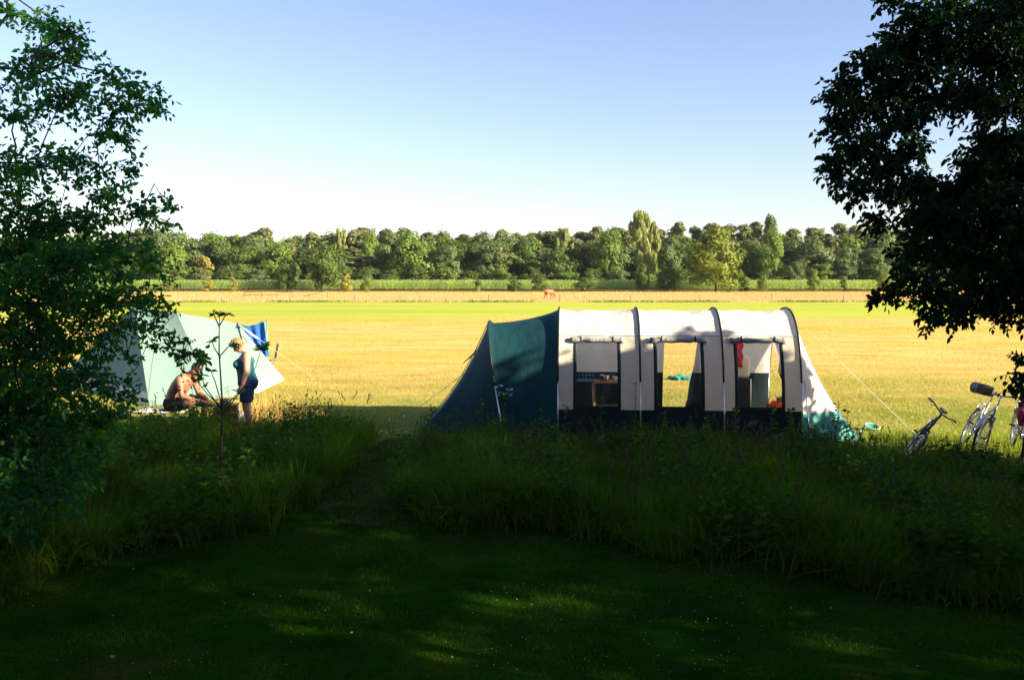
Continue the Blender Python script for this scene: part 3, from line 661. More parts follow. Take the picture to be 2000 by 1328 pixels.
LC0 = [(15, 28, 24), (70, 42, 34), (128, 62, 40), (100, 108, 50), (150, 98, 34), (60, 150, 42), (30, 225, 50), (110, 200, 55), (168, 180, 38), (228, 148, 34), (272, 192, 42), (222, 222, 44), (305, 215, 26), (200, 262, 30), (245, 272, 26), (15, 330, 50), (70, 320, 48), (130, 320, 46), (195, 335, 36), (252, 330, 26), (215, 385, 42), (278, 410, 34), (332, 392, 18), (305, 425, 32), (40, 420, 62), (110, 440, 56), (170, 440, 44),
      (40, 500, 70, 1.3), (120, 520, 62, 1.2), (190, 510, 56), (245, 500, 48), (300, 520, 40), (50, 590, 80, 1.4), (140, 600, 66, 1.2), (215, 590, 60, 1.1), (280, 590, 50), (325, 600, 22), (40, 680, 80, 1.4), (130, 670, 56, .9), (200, 655, 44, .8), (260, 640, 36, .8), (305, 640, 24), (250, 690, 26, .7), (300, 672, 24, .8), (340, 668, 22), (378, 690, 22), (405, 708, 18), (355, 690, 18), (40, 770, 90, 1.5), (130, 750, 60, .9), (195, 720, 40, .6), (225, 760, 34, .7), (265, 770, 24, .8), (40, 860, 100, 1.3), (150, 820, 60, 1.1), (215, 810, 40, .9), (70, 950, 100, 1.0), (160, 900, 60, .9), (-60, 150, 60), (-60, 350, 80), (-60, 560, 90), (-70, 760, 90)]
LC = [(x_, y_, r_, (d_[0] if d_ else 1) * (1.0 if y_ < 420 else 1.25 if x_ < 230 else .8)) for x_, y_, r_, *d_ in LC0]
tx = P(-190, 700, 8.2).x
lt = [(tx - .15, 8.2, -.05), (tx - .05, 8.15, 1.2), (tx + .1, 8.2, 2.4), (tx + .35, 8.3, 3.4), (tx + .62, 8.25, 4.3), (tx + .75, 8.2, 5.2)]
near_tree('leafy_tree', 'shaded broadleaf tree with open leafy branches by the pale mint tent', (tx - .15, 8.2), lt, [.11, .095, .08, .06, .04, .02], LC, (7.4, 9.0), LF_L, 1.3, (.040, .074), lt[1:], (.25, 0, .1))
RC = [(1735, 4, 24), (1800, 40, 50), (1870, 20, 60), (1960, 30, 60), (2050, 40, 70), (1745, 95, 40), (1700, 125, 36), (1650, 165, 30), (1628, 195, 22), (1810, 115, 60), (1890, 110, 60), (1975, 120, 62), (2050, 150, 70), (1680, 205, 48), (1640, 250, 34), (1740, 180, 52), (1770, 240, 46), (1825, 190, 42), (1900, 190, 46), (1965, 210, 50), (1640, 320, 34), (1628, 350, 22), (1690, 290, 46), (1735, 330, 42), (1780, 300, 32), (1785, 355, 30), (1675, 370, 30), (1720, 385, 26), (1708, 425, 20), (1712, 452, 13), (1755, 385, 28), (1835, 380, 36), (1925, 300, 40), (1965, 280, 46), (1930, 360, 50), (1985, 340, 46), (1800, 430, 40), (1860, 440, 56), (1930, 430, 56), (1985, 440, 46), (1790, 490, 40), (1850, 510, 60), (1920, 510, 62), (1985, 520, 50), (1775, 545, 36), (1740, 570, 22), (1712, 580, 16), (1830, 580, 50), (1890, 580, 50), (1950, 565, 44), (1835, 625, 26), (1870, 610, 30), (1990, 600, 34), (2050, 300, 80), (2060, 480, 80), (1992, 760, 22), (1985, 735, 16), (1996, 700, 14), (2030, 690, 40), (2050, 620, 50)]
RC += [(1900, 340, 40), (1960, 400, 50), (1890, 385, 40), (1830, 410, 36), (1810, 360, 28), (1990, 660, 26), (1940, 610, 30), (1990, 560, 40)]
RC = [(*c, 1.35 if c[1] < 480 else 1.1) for c in RC if not (c[0] > 1935 and 640 < c[1] < 700)]
rx = 5.35
rt = [(rx, 8.6, -.05), (rx - .05, 8.6, 1.6), (rx - .2, 8.5, 3.0), (rx - .5, 8.4, 4.0), (rx - .9, 8.3, 4.9), (rx - 1.3, 8.2, 5.6)]
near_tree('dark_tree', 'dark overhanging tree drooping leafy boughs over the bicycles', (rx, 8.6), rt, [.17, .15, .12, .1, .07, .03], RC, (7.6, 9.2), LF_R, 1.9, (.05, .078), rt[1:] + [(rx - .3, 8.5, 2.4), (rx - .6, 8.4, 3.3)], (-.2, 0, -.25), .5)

# shade trees beyond the frame: they throw the deep shade over the lawn
def shade_tree(x, y, rad, h, label, seed, zb=.06, n=16000, leaf=.2):
    r = np.random.default_rng(seed); C = []
    for i in range(90):
        z = r.uniform(zb, .97); w = math.sin(math.pi * (0.12 + .86 * z)) ** .5; a = r.uniform(0, 6.28); q = math.sqrt(r.uniform(0, 1)) * w * .85
        C.append((q * math.cos(a) * rad, q * math.sin(a) * rad, z * h, r.uniform(.16, .3) * rad))
    C = np.array(C); k = r.integers(0, len(C), n); d = r.normal(0, 1, (n, 3)); d /= np.linalg.norm(d, axis=1)[:, None]
    c = C[k, :3] + d * (C[k, 3] * r.uniform(.3, 1, n) ** .5)[:, None]; c[:, 2] = np.maximum(.1, c[:, 2])
    dd = r.normal(0, 1, (n, 3)); dd /= np.linalg.norm(dd, axis=1)[:, None]
    L = r.uniform(.7, 1.3, n) * leaf; V, F = leaves_np(c, dd, L, L * .6)
    o = empty('shade_tree', label, 'tree', (x, y, 0), 0, 'shade trees around the lawn')
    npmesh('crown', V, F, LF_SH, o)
    b = MB(); b.tube([(0, 0, -.1), (.05, 0, h * .3), (0, .1, h * .75)], [.26, .2, .06], 9); b.build('trunk', M['bark'], o)
SH = [(13, 3.4, 4.8, 10.5, 'tall dense shade tree beyond the dark overhanging boughs', 10500), (10.5, -3.5, 4.6, 11.2, 'tall shade tree nearest the viewer on the sunny side', 42000), (17, -3, 5, 14.5, 'tallest shade tree at the sunny side of the lawn', 36000), (10.3, 8.3, 2.4, 6.8, 'low bushy tree beyond the bicycles side of the tall grass', 6500),
      (10.9, 10.4, 1.35, 4.9, 'slim low tree at the sunlit end of the shade row', 5200), (10.6, 5.2, 2.3, 5.0, 'dense round low tree between the bushy tree and the dark boughs', 16000), (13.4, 7.6, 2.2, 6.2, 'rounded low tree standing before the tall dense shade tree', 9000), (4, -7.5, 4.4, 13, 'unseen tree added straight behind the viewer to block skylight', 26000), (-4.5, -7, 4.4, 13, 'unseen tree added behind the viewer beside the lawn to block skylight', 26000), (-10, -1, 4.2, 12, 'unseen tree added at the dim side of the lawn to block skylight', 26000), (-12.5, 6, 3.6, 10, 'unseen tree added beyond the open leafy branches to block skylight', 20000), (16, -10, 5, 14, 'far shade tree at the end of the sunny row', 24000), (8, -10, 4.5, 14, 'shade tree in the row behind the viewer towards the sun', 24000)]  # trees straight behind and on the dim side are added to block skylight
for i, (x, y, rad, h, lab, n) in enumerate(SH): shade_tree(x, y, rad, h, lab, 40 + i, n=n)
# ------------------------------------------------------------------ the tunnel tent
PHI = R(3.7)
tent = empty('tunnel_tent', 'large cream and dark teal tunnel tent with three clear windows', 'tent', (0.73, 14.6, 0), -PHI)
HT = 2.11; HV = 1.25; PW = 2.5
def prof_v(z, h=HT, hv=HV): return hv - hv * max(0.0, 1 - (max(z, 0) / h) ** PW) ** (1 / PW)
def hoop(t, h=HT, hv=HV, v0=HV):       # t 0..1 front foot -> ridge -> rear foot
    a = math.pi * t; c, s = math.cos(a), math.sin(a)
    return (v0 - hv * math.copysign(abs(c) ** (2 / PW), c), h * abs(s) ** (2 / PW))
US = [0.0, 1.31, 2.62, 3.83]; ZSK = .54; ZRF = 1.70; ZSR = .90
WIN = [(.245, 1.005), (1.53, 2.33), (2.80, 3.58)]; WZ = (.60, 1.60)
def sag(u, u0, u1): f = (u - u0) / (u1 - u0); return (4 * f * (1 - f)) ** .45
def fold(u, z, k): return .010 * math.sin(9 * u + 3.1 * z + k) + .008 * math.sin(5 * z - 7 * u + 2 * k) + .004 * math.sin(31 * u - 22 * z + k)
def wall_pt(u, z, u0, u1, rear=False, off=0.0):
    v = prof_v(z) + .028 * sag(u, u0, u1) * min(1, z / .5) + fold(u, z, u0) * sag(u, u0, u1) - off
    return Vector((u, 2 * HV - v if rear else v, z))
def wall(u0, u1, zlo, zhi, rear=False, hole=None, nu=20, nz=16):
    us = sorted(set([u0 + (u1 - u0) * i / nu for i in range(nu + 1)] + ([hole[0], hole[1]] if hole else [])))
    zs = sorted(set([zlo + (zhi - zlo) * i / nz for i in range(nz + 1)] + ([z for z in (hole[2], hole[3]) if zlo < z < zhi] if hole else [])))
    b = MB(); idx = {}
    for i, u in enumerate(us):
        for j, z in enumerate(zs): idx[i, j] = len(b.v); b.v.append(tuple(wall_pt(u, z, u0, u1, rear)))
    for i in range(len(us) - 1):
        for j in range(len(zs) - 1):
            cu = (us[i] + us[i + 1]) / 2; cz = (zs[j] + zs[j + 1]) / 2
            if hole and hole[0] < cu < hole[1] and hole[2] < cz < hole[3]: continue
            b.f.append((idx[i, j], idx[i + 1, j], idx[i + 1, j + 1], idx[i, j + 1]))
    return b
roof = MB()
for k in range(3):
    u0, u1 = US[k], US[k + 1]; w = WIN[k]
    wall(u0, u1, ZSK, ZRF, False, (w[0], w[1], ZSK - 1, WZ[1] + .02)).build('front_wall', M['cream_bounce'], tent)
    wall(u0, u1, .02, ZSK, False).build('skirt', M['navy'], tent)
    # rear: upper cream, lower dark; a doorway open in the second bay
    hole = (1.9, 2.60, -1, 1.66) if k == 1 else None
    wall(u0, u1, ZSR, ZRF, True, hole).build('rear_wall', M['cream'], tent)
    wall(u0, u1, .02, ZSR, True, hole).build('rear_skirt', M['navy'], tent)
    # roof bay with sagging ridge
    t0 = 0
    for i in range(200):
        if hoop(i / 400)[1] >= ZRF: t0 = i / 400; break
    rows = []
    for i in range(21):
        u = u0 + (u1 - u0) * i / 20; s = sag(u, u0, u1); row = []
        for j in range(33):
            t = t0 + (1 - 2 * t0) * j / 32; v, z = hoop(t)
            if j in (0, 32): p = wall_pt(u, ZRF, u0, u1, j == 32)
            else: p = Vector((u, HV + (v - HV) * (1 - .022 * s), z - (.035 * s) * (z - 1.5) / .6 + fold(u, v, k) * s))
            row.append(p)
        rows.append(row)
    roof.grid(rows)
    # window: dark surround, clear film, rolled blind with two straps
    w0, w1 = w; e = .055
    def wp(u, z, o): return wall_pt(u, z, u0, u1, False, o)
    fb = MB()
    for (a, b_, z0, z1) in ((w0, w0 + e, ZSK, WZ[1] + .02), (w1 - e, w1, ZSK, WZ[1] + .02), (w0 + e, w1 - e, ZSK, WZ[0])):
        rows = [[wp(a + (b_ - a) * i / 3, z0 + (z1 - z0) * j / 12, .004 + .012 * math.sin(math.pi * i / 3)) for j in range(13)] for i in range(4)]
        fb.grid(rows)
    fr = fb.build('window', M['navy'], tent)
    pb = MB(); pb.grid([[wp(w0 + e + (w1 - w0 - 2 * e) * i / 16, WZ[0] + (WZ[1] + .02 - WZ[0]) * j / 14, -.004 + .006 * math.sin(5 * i / 16 * 3 + j * .6)) for j in range(15)] for i in range(17)])
    pb.build('pane', M['film'], fr)
    rb = MB(); pts = []; rad = []
    for i in range(19):
        f = i / 18; u = w0 - .05 + (w1 - w0 + .10) * f; p = wp(u, WZ[1] + .045, .035); p.z -= .012 * math.sin(math.pi * f) + (.012 if f < .12 or f > .88 else 0)
        pts.append(p); rad.append(.040 + .004 * math.sin(f * 19 + k) + .008 * (1 - math.sin(math.pi * f)) - (.010 if abs(f - .2) < .03 or abs(f - .8) < .03 else 0))
    rb.tube(pts, rad, 10); bl = rb.build('rolled_blind', M['greyfab'], fr)
    for f in (.2, .8):
        u = w0 - .05 + (w1 - w0 + .1) * f; p = wp(u, WZ[1] + .05, .035); sb = MB(); sb.box(p, (.018, .085, .10)); sb.build('strap', M['black'], fr, False)
roof.build('roof', M['cream'], tent)
seam = MB()
for k in range(3):
    seam.tube([wall_pt(US[k] + (US[k + 1] - US[k]) * i / 20, ZRF, US[k], US[k + 1], False, .004) for i in range(21)], .006, 5)
seam.build('roof_seam', M['greyfab'], tent)
for i, u in enumerate(US):
    b = MB(); pts = [Vector((u, *hoop(t / 48))) for t in range(49)]
    pts = [Vector((p.x, HV + (p.y - HV) * 1.012, p.z * 1.008)) for p in pts if p.z > .93]
    b.tube(pts, .016, 8); b.build('hoop_sleeve', M['navy'], tent)
    for s in (0, 1):
        v0 = prof_v(.95) * .9 - .012; vv = [(u, v0, .95), (u + .004, -.02, .5), (u + .01, -.03, -.02)]
        if s: vv = [(x, 2 * HV - y, z) for x, y, z in vv]
        b = MB(); b.tube(vv, .011, 8); b.build('pole', M['alu'], tent)
# sleeping cabin in dark teal, low hoop and tapered end
H0, HV0 = 1.87, 1.05
def low(t):
    v, z = hoop(t, H0, HV0); f = z / H0
    return Vector((-.93 - .27 * f ** 1.3, v, z))
rows = []
for i in range(25):
    f = i / 24; s = (4 * f * (1 - f)) ** .6; row = []
    for j in range(49):
        t = j / 48; a = low(t); v, z = hoop(t); b_ = Vector((0, v, z)); p = a.lerp(b_, f)
        p.z -= .075 * s * (p.z / 2.0) ** 2; p.y = HV + (p.y - HV) * (1 - .05 * s)
        p.y += .008 * math.sin(9 * f + 14 * t) * s
        row.append(p)
    rows.append(row)
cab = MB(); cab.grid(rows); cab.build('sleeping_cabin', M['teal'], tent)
def tail(t):
    c0 = Vector((-.93, .2, .04)); c1 = Vector((-2.35, .72, .06)); c2 = Vector((-2.42, 1.80, .04)); c3 = Vector((-.93, 2.3, .02))
    if t < .36: return c0.lerp(c1, (t / .36) ** .8)
    if t < .64: return c1.lerp(c2, (t - .36) / .28)
    return c2.lerp(c3, ((t - .64) / .36) ** 1.2)
rows = []
for i in range(21):
    f = i / 20; s = 4 * f * (1 - f); row = []
    for j in range(49):
        t = j / 48; p = low(t).lerp(tail(t), f); w = math.sin(math.pi * t)
        p.z -= .13 * s * w; p.x += .05 * s * w; p.y += .012 * math.sin(20 * t + 3 * f) * s
        row.append(p)
    rows.append(row)
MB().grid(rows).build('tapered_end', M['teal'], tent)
b = MB(); b.tube([Vector((p.x - .004, HV + (p.y - HV) * 1.015, p.z * 1.008)) for p in (low(t / 48) for t in range(49)) if p.z > .8], .018, 8); b.build('hoop_sleeve', M['navy'], tent)
b = MB(); p = low(.0); q = [x for x in (low(t / 200) for t in range(100)) if x.z > .8][0]; b.tube([(q.x, q.y - .02, .86), (-.93, .12, .4), (-.90, .06, -.02)], .011, 8); b.build('pole', M['alu'], tent)
b = MB(); a0 = low(.42); a1 = tail(.36); b.tube([a0.lerp(a1, f) + Vector((-.02 + .05 * 4 * f * (1 - f), -.02, .02 - .13 * 4 * f * (1 - f))) for f in [i / 10 for i in range(11)]], .008, 6); b.build('end_seam', M['tealbright'], tent)
b = MB(); b.grid([[(-1.62 + .1 * i, 2.2 + .05 * i, 1.22 + .10 * i + .02 * j), (-1.80 + .16 * i, 2.35, 1.05 + .12 * i)] for i in range(4) for j in (0,)]); b.build('vent_flap', M['offwhite'], tent, True, None, (solid(.01),))
# hipped porch at the other end: cream above, teal below, rear part left open
def porch_edge(t):
    c0 = Vector((3.83, 0, .03)); c1 = Vector((4.88, .36, .03)); c2 = Vector((4.98, 1.95, .03)); c3 = Vector((3.83, 2.5, .02))
    if t < .33: return c0.lerp(c1, (t / .33) ** .8)
    if t < .66: return c1.lerp(c2, (t - .33) / .33)
    return c2.lerp(c3, (t - .66) / .34)
rows = []
for i in range(29):
    f = i / 28; s = 4 * f * (1 - f); row = []
    for j in range(45):
        t = .78 * j / 44; v, z = hoop(t); p = Vector((3.83, v, z)).lerp(porch_edge(t), f); w = math.sin(math.pi * min(1, t / .9))
        p.z -= .16 * s * w; p.x -= .05 * s * w; p.y += .010 * math.sin(26 * t - 4 * f) * s
        row.append(p)
    rows.append(row)
pb = MB(); pb.grid(rows)
def split_z(mb, z):
    outs = []
    for low_ in (False, True):
        bm = bmesh.new(); vs = [bm.verts.new(v) for v in mb.v]
        for f in mb.f:
            try: bm.faces.new([vs[i] for i in f])
            except ValueError: pass
        bmesh.ops.bisect_plane(bm, geom=bm.verts[:] + bm.edges[:] + bm.faces[:], plane_co=(0, 0, z), plane_no=(0, 0, 1), clear_outer=low_, clear_inner=not low_)
        o = MB(); bm.verts.index_update(); o.v = [tuple(v.co) for v in bm.verts]; o.f = [tuple(v.index for v in f.verts) for f in bm.faces]; bm.free(); outs.append(o)
    return outs
up, lo = split_z(pb, .50)
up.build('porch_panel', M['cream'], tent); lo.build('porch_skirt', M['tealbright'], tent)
def porch_pt(t, f, o=.0):
    v, z = hoop(t); p = Vector((3.83, v, z)).lerp(porch_edge(t), f); s = 4 * f * (1 - f); w = math.sin(math.pi * min(1, t / .9))
    return p + Vector((-.05 * s * w + o, -o, -.16 * s * w))
b = MB(); b.tube([porch_pt(.335, f / 16, .006) for f in range(17)], .007, 6); b.build('porch_seam', M['greyfab'], tent)
b = MB(); b.tube([porch_pt(.18, .0, .03) + Vector((.02, -.05, -.25)), porch_pt(.02, .1, .03) + Vector((.05, -.06, .1)), (3.99, -.06, -.02)], .009, 8); b.build('pole', M['alu'], tent)
# tied-back door curtains at the rear doorway and in the porch
def curtain(name, pts, m_up, m_lo, zs):
    b = MB(); n = 14; rows = []
    for (x, y, z, r) in pts:
        rows.append([Vector((x + r * math.cos(2 * math.pi * k / n) * (1 + .25 * math.sin(5 * 2 * math.pi * k / n)), y + .5 * r * math.sin(2 * math.pi * k / n) * (1 + .25 * math.cos(4 * 2 * math.pi * k / n)), z)) for k in range(n)])
    b.rings(rows); u, l = split_z(b, zs)
    o = u.build(name, m_up, tent); l.build('curtain_hem', m_lo, o)
curtain('door_curtain', [(2.56, 2.36, 1.66, .03), (2.55, 2.38, 1.35, .05), (2.54, 2.4, 1.05, .07), (2.52, 2.42, .75, .12), (2.50, 2.44, .4, .14), (2.44, 2.44, .08, .17)], M['cream'], M['navy'], .90)
curtain('door_curtain', [(4.08, 2.1, 1.60, .02), (4.08, 2.1, 1.45, .06), (4.08, 2.1, 1.2, .13), (4.08, 2.1, .95, .15), (4.08, 2.1, .8, .09), (4.07, 2.1, .62, .06)], M['cream'], M['navy'], .90)
# guy ropes of the tent
def guy(a, b_, label=None):
    mb = MB(); mb.tube([a, Vector(a).lerp(Vector(b_), .5) - Vector((0, 0, .015)), b_], .004, 5); g = mb.build('guy_rope', M['rope'], tent)
    t = MB(); bx = Vector(b_); t.tube([bx + Vector((0, 0, -.05)), bx + Vector((.0, 0, .06))], .008, 5); t.build('peg', M['alu'], g)
guy((3.85, HV, HT), (5.95, .95, .02)); guy((-2.35, .72, .10), (-2.95, .40, .02)); guy((-2.42, 1.1, .10), (-3.0, .72, .02)); guy((-2.42, 1.8, .1), (-3.1, 1.9, .02)); guy((-1.55, 1.7, 1.05), (-2.9, 2.3, .02))

# camp kit inside the tent (world positions from the tent's own frame)
TM = Matrix.Translation((0.73, 14.6, 0)) @ Matrix.Rotation(-PHI, 4, 'Z')
def T(u, v, z=0): return TM @ Vector((u, v, z))
def camp_table():
    o = empty('camp_table', 'wooden framed camp table standing behind the first window of the tunnel tent', 'table', T(.86, 1.75), -PHI)
    MB().box((0, 0, .80), (.52, .45, .03)).build('table_top', M['wood'], o, False, None, (soft(.006),))
    for x in (-.24, .24):
        for y in (-.2, .2): MB().box((x, y, .392), (.035, .035, .785)).build('leg', M['wood'], o, False, None, (soft(.005),))
    MB().box((0, 0, .35), (.44, .40, .02)).build('shelf', M['wood'], o, False)
camp_table()
def rack():
    o = empty('dish_rack', 'blue plastic dish rack behind the first window of the tunnel tent', 'rack', T(.42, 1.9), -PHI)
    b = MB(); b.box((0, 0, .80), (.42, .30, .02)); b.build('tray', M['bluepl'], o, False)
    b = MB()
    for i in range(7): b.tube([(-.19 + .063 * i, -.13, .81), (-.19 + .063 * i, -.13, .9), (-.19 + .063 * i, .13, .9), (-.19 + .063 * i, .13, .81)], .006, 5)
    b.tube([(-.2, -.13, .9), (.2, -.13, .9)], .006, 5); b.build('rails', M['bluepl'], o)
    b = MB(); [b.tube([(x, y, 0), (x * .9, y * .9, .79)], .012, 6) for x in (-.19, .19) for y in (-.13, .13)]; b.build('stand', M['alu'], o)
rack()
def pot(loc, r, h, label, m, name='cooking_pot', cat='pot'):
    o = empty(name, label, cat, loc, .4)
    rows = [[Vector((q * math.cos(a), q * math.sin(a), z)) for a in [2 * math.pi * k / 20 for k in range(20)]] for q, z in ((r * .9, 0), (r, h * .15), (r, h), (r * .94, h), (r * .93, h * .2))]
    MB().rings(rows).build('vessel', m, o, True, None, (soft(.004),))
    b = MB(); b.tube([(r, 0, h * .85), (r + .07, 0, h * .95), (r + .14, 0, h * .95)], .009, 6); b.build('handle', M['black'], o)
pot(T(.80, 1.72, .815), .09, .10, 'steel cooking pot on the camp table inside the tunnel tent', M['chrome'])
pot(T(1.00, 1.80, .815), .06, .07, 'small pale pan beside the steel pot on the camp table', M['white'])
b = MB(); b.box((0, 0, .17), (.30, .22, .34)); o = b.build('cool_box', M['bluepl'], None, False, T(.98, 1.2), (soft(.03, 3),)); tag(o, 'blue cool box on the ground below the camp table', 'cool box')
l = MB(); l.box((0, 0, .355), (.31, .23, .04)); l.build('lid', M['white'], o, False, None, (soft(.01),))
b = MB(); b.ell((0, 0, .08), (.07, .05, .1)); o = b.build('yellow_bottle', plain('yellow_plastic', (.7, .4, .03), .4), None, True, T(.70, .75)); tag(o, 'small yellow bottle low behind the first window', 'bottle'); c = MB(); c.tube([(0, 0, .17), (0, 0, .22)], .02, 8); c.build('cap', M['white'], o)
def cupboard():
    o = empty('camp_cupboard', 'tall fabric camp cupboard behind the third window of the tunnel tent', 'cupboard', T(3.12, 1.95), -PHI)
    MB().box((0, 0, .44), (.50, .40, .84)).build('body', M['navy'], o, False, None, (soft(.02, 3),))
    MB().box((0, -.02, 1.06), (.50, .30, .38)).build('upper_cover', M['cream'], o, False, None, (soft(.07, 4),))
    b = MB(); [b.tube([(x, -.21, 0), (x, -.21, .86)], .012, 6) for x in (-.245, .245)]; b.build('frame', M['alu'], o)
cupboard()
b = MB(); rows = []
for i in range(9):
    x = -.06 + .015 * i; rows.append([Vector((x * (1 + .2 * math.sin(k)), .015 * math.sin(k * 1.3 + i), -.035 * k)) for k in range(14)])
b.grid(rows); o = b.build('red_towel', M['red'], None, True, T(3.15, 1.70, 1.52), (solid(.008),)); tag(o, 'narrow red towel hanging above the fabric cupboard inside the tent', 'towel')
b = MB()
for i in range(16):
    a = random.uniform(0, 6.28); q = random.uniform(0, .13); b.ell((q * math.cos(a), q * .6 * math.sin(a), random.uniform(.46, .60) - q * .8), (random.uniform(.05, .1), .06, random.uniform(.03, .06)), Matrix.Rotation(a, 3, 'Z'), 10, 6)
b.tube([(-.12, -.05, .50), (-.08, -.06, .66), (.02, -.06, .68), (.08, -.05, .52)], .012, 6)
b.v = [(x, y, z - .40) for x, y, z in b.v]
o = body_obj('red_bag', b, M['red'], None, .012, 3); o.location = T(3.60, 1.0, .40); tag(o, 'crumpled bright red bag seen low through the third window', 'bag')
def stool(loc, label, rz=0, top=M['darkcloth'], hgt=.40, name='camp_stool'):
    o = empty(name, label, 'stool', loc, rz)
    MB().grid([[Vector((-.20 + .05 * i, -.17 + .085 * j, hgt - .02 * math.sin(math.pi * i / 8))) for j in range(5)] for i in range(9)]).build('seat', top, o, True, None, (solid(.012),))
    for y in (-.17, .17):
        MB().tube([(-.2, y, hgt), (.2, y, .0)], .011, 7).build('leg', M['alu'], o); MB().tube([(.2, y * .93, hgt), (-.2, y * .93, .0)], .011, 7).build('leg', M['alu'], o)
stool(T(3.60, 1.0), 'low folding stool carrying the red bag inside the tent', .3, hgt=.40)
b = MB(); b.grid([[Vector((-.35 + .05 * i, -.03 * math.sin(i * .9) , .02 + .05 * j + .02 * math.sin(i + j))) for j in range(12)] for i in range(13)]); o = b.build('wind_cloth', M['khaki'], None, True, T(4.15, 1.7), (solid(.01),)); tag(o, 'dark grey green cloth leaning low at the open porch rear', 'cloth')
# things on the field behind and beside the tent
def bundle(name, label, cat, loc, m, sx, sy, sz, seed):
    r = random.Random(seed); b = MB()
    for i in range(22):
        a = r.uniform(0, 6.28); q = r.uniform(0, 1) ** .6; b.ell((q * sx * math.cos(a), q * sy * math.sin(a), sz * (.25 + .6 * (1 - q)) * r.uniform(.6, 1.1)), (sx * r.uniform(.2, .45), sy * r.uniform(.2, .45), sz * r.uniform(.2, .4)), Matrix.Rotation(a, 3, 'Z') @ Matrix.Rotation(r.uniform(-.4, .4), 3, 'X'), 10, 6)
    o = body_obj(name, b, m, None, max(.012, sx * .05), 3); o.location = loc; tag(o, label, cat); return o
bundle('beach_towel', 'turquoise towel dropped on the hay field beyond the middle window', 'towel', G(1326, 741), M['turq'], .30, .22, .12, 3)
def bowl():
    g = G(1702, 840); o = empty('wash_bowl', 'turquoise wash bowl lying on the hay by the porch corner', 'bowl', g, .3)
    rows = [[Vector((q * math.cos(a), q * math.sin(a), z)) for a in [2 * math.pi * k / 28 for k in range(28)]] for q, z in ((.10, 0), (.14, .03), (.17, .085), (.185, .09), (.165, .08), (.13, .035), (.09, .012))]
    b = MB(); b.rings(rows); t = b.build('basin', M['turq'], o); t.rotation_euler = (R(18), 0, 0); t.location = (0, 0, .04)
    b = MB(); b.torus((0, 0, .09), .182, .012, 'z'); q = b.build('rim', M['offwhite'], t); o.scale = (.7, .7, .6)
bowl()
bundle('pale_cloth', 'small pale peach cloth heap beside the turquoise wash bowl', 'cloth', G(1676, 846), M['offwhite'], .14, .10, .06, 9)

# ------------------------------------------------------------------ pale mint tent
mint = empty('ridge_tent', 'big pale mint canvas ridge tent half hidden by leafy branches', 'tent', (0, 0, 0))
A = P(262, 597, 22.0); B = P(465, 632, 22.2); Rr = P(556, 741, 23.2); N1 = P(503, 768, 20.9); N = P(292, 796, 18.7); L = P(112, 742, 23.6)
A2 = P(345, 611, 21.6)
BK1 = Rr + Vector((-1.4, 2.4, 0)); BK2 = L + Vector((1.5, 2.6, 0)); Bb = B + Vector((-.5, 1.6, -.2)); Ab = A + Vector((-.1, 1.2, -.15))
root = Vector((N.x, N.y, 0)); mint.location = root
def patch(q, n=14, sagv=Vector((0, 0, 0)), wr=.012, k=0.):
    a, b_, c, d = [Vector(x) for x in q]; rows = []
    for i in range(n + 1):
        f = i / n; row = []
        for j in range(n + 1):
            g = j / n; p = a.lerp(b_, f).lerp(d.lerp(c, f), g); s = 16 * f * (1 - f) * g * (1 - g)
            p = p + sagv * s + Vector((0, wr * math.sin(11 * f + 3 * g + k) * s, 0)); row.append(p - root)
        rows.append(row)
    return rows
sv = Vector((.0, .05, -.10))
EAVE_N = N.lerp(A, .13); EAVE_N1 = N1.lerp(B, .13); EAVE_R = Rr.lerp(B, .14); EAVE_L = L.lerp(A, .12)
b = MB(); b.grid(patch((A, A2, N1.lerp(N, .42).lerp(A2, .10), EAVE_N), 14, sv)); b.grid(patch((A2, B, EAVE_N1, N1.lerp(N, .42).lerp(A2, .10)), 14, sv)); b.build('roof_panel', M['mint'], mint)
b = MB(); b.grid(patch((B, B, EAVE_R, EAVE_N1), 14, sv * .5)); b.build('end_panel', M['mint'], mint)
b = MB(); b.grid(patch((A, A, EAVE_N, EAVE_L), 14, sv * .5)); b.build('end_panel', M['mint'], mint)
b = MB(); b.grid(patch((B, A2, BK2, BK1), 14, -sv * .3)); b.grid(patch((A2, A, L, BK2), 14)); b.grid(patch((B, B, BK1, Rr), 10)); b.build('back_panel', M['mint'], mint)
b = MB(); b.grid(patch((EAVE_N1, EAVE_R, Rr, N1), 12, Vector((0, -.03, 0)))); b.grid(patch((EAVE_N, EAVE_L, L, N), 12)); b.build('mud_wall', M['offwhite'], mint)
b = MB(); b.grid(patch((EAVE_N, N1.lerp(N, .42).lerp(A2, .10), N1.lerp(N, .42), N), 12)); b.grid(patch((N1.lerp(N, .42).lerp(A2, .10), EAVE_N1, N1, N1.lerp(N, .42)), 12)); b.build('mud_wall', M['mint'], mint)
b = MB(); b.tube([B - root + Vector((0, -.02, .02)), B.lerp(N1, .3) - root + Vector((.02, -.03, -.02)), B.lerp(N1, .5) - root + Vector((.03, -.03, -.02))], .02, 6); b.build('seam', M['greyfab'], mint)
def mguy(a, e):
    mb = MB(); mb.tube([Vector(a) - root, Vector(e) - root], .005, 5); g = mb.build('guy_rope', M['rope'], mint); t = MB(); t.tube([Vector(e) - root - Vector((0, 0, .05)), Vector(e) - root + Vector((0, 0, .06))], .01, 5); t.build('peg', M['alu'], g)
mguy(P(465, 633, 22.1), G(606, 735) + Vector((0, 0, .02))); mguy(A2, G(420, 830) + Vector((0, 0, .02)))
b = MB(); b.tube([Vector((B.x, B.y, 0)) - root, B - root], .015, 7); b.build('tent_pole', M['alu'], mint)
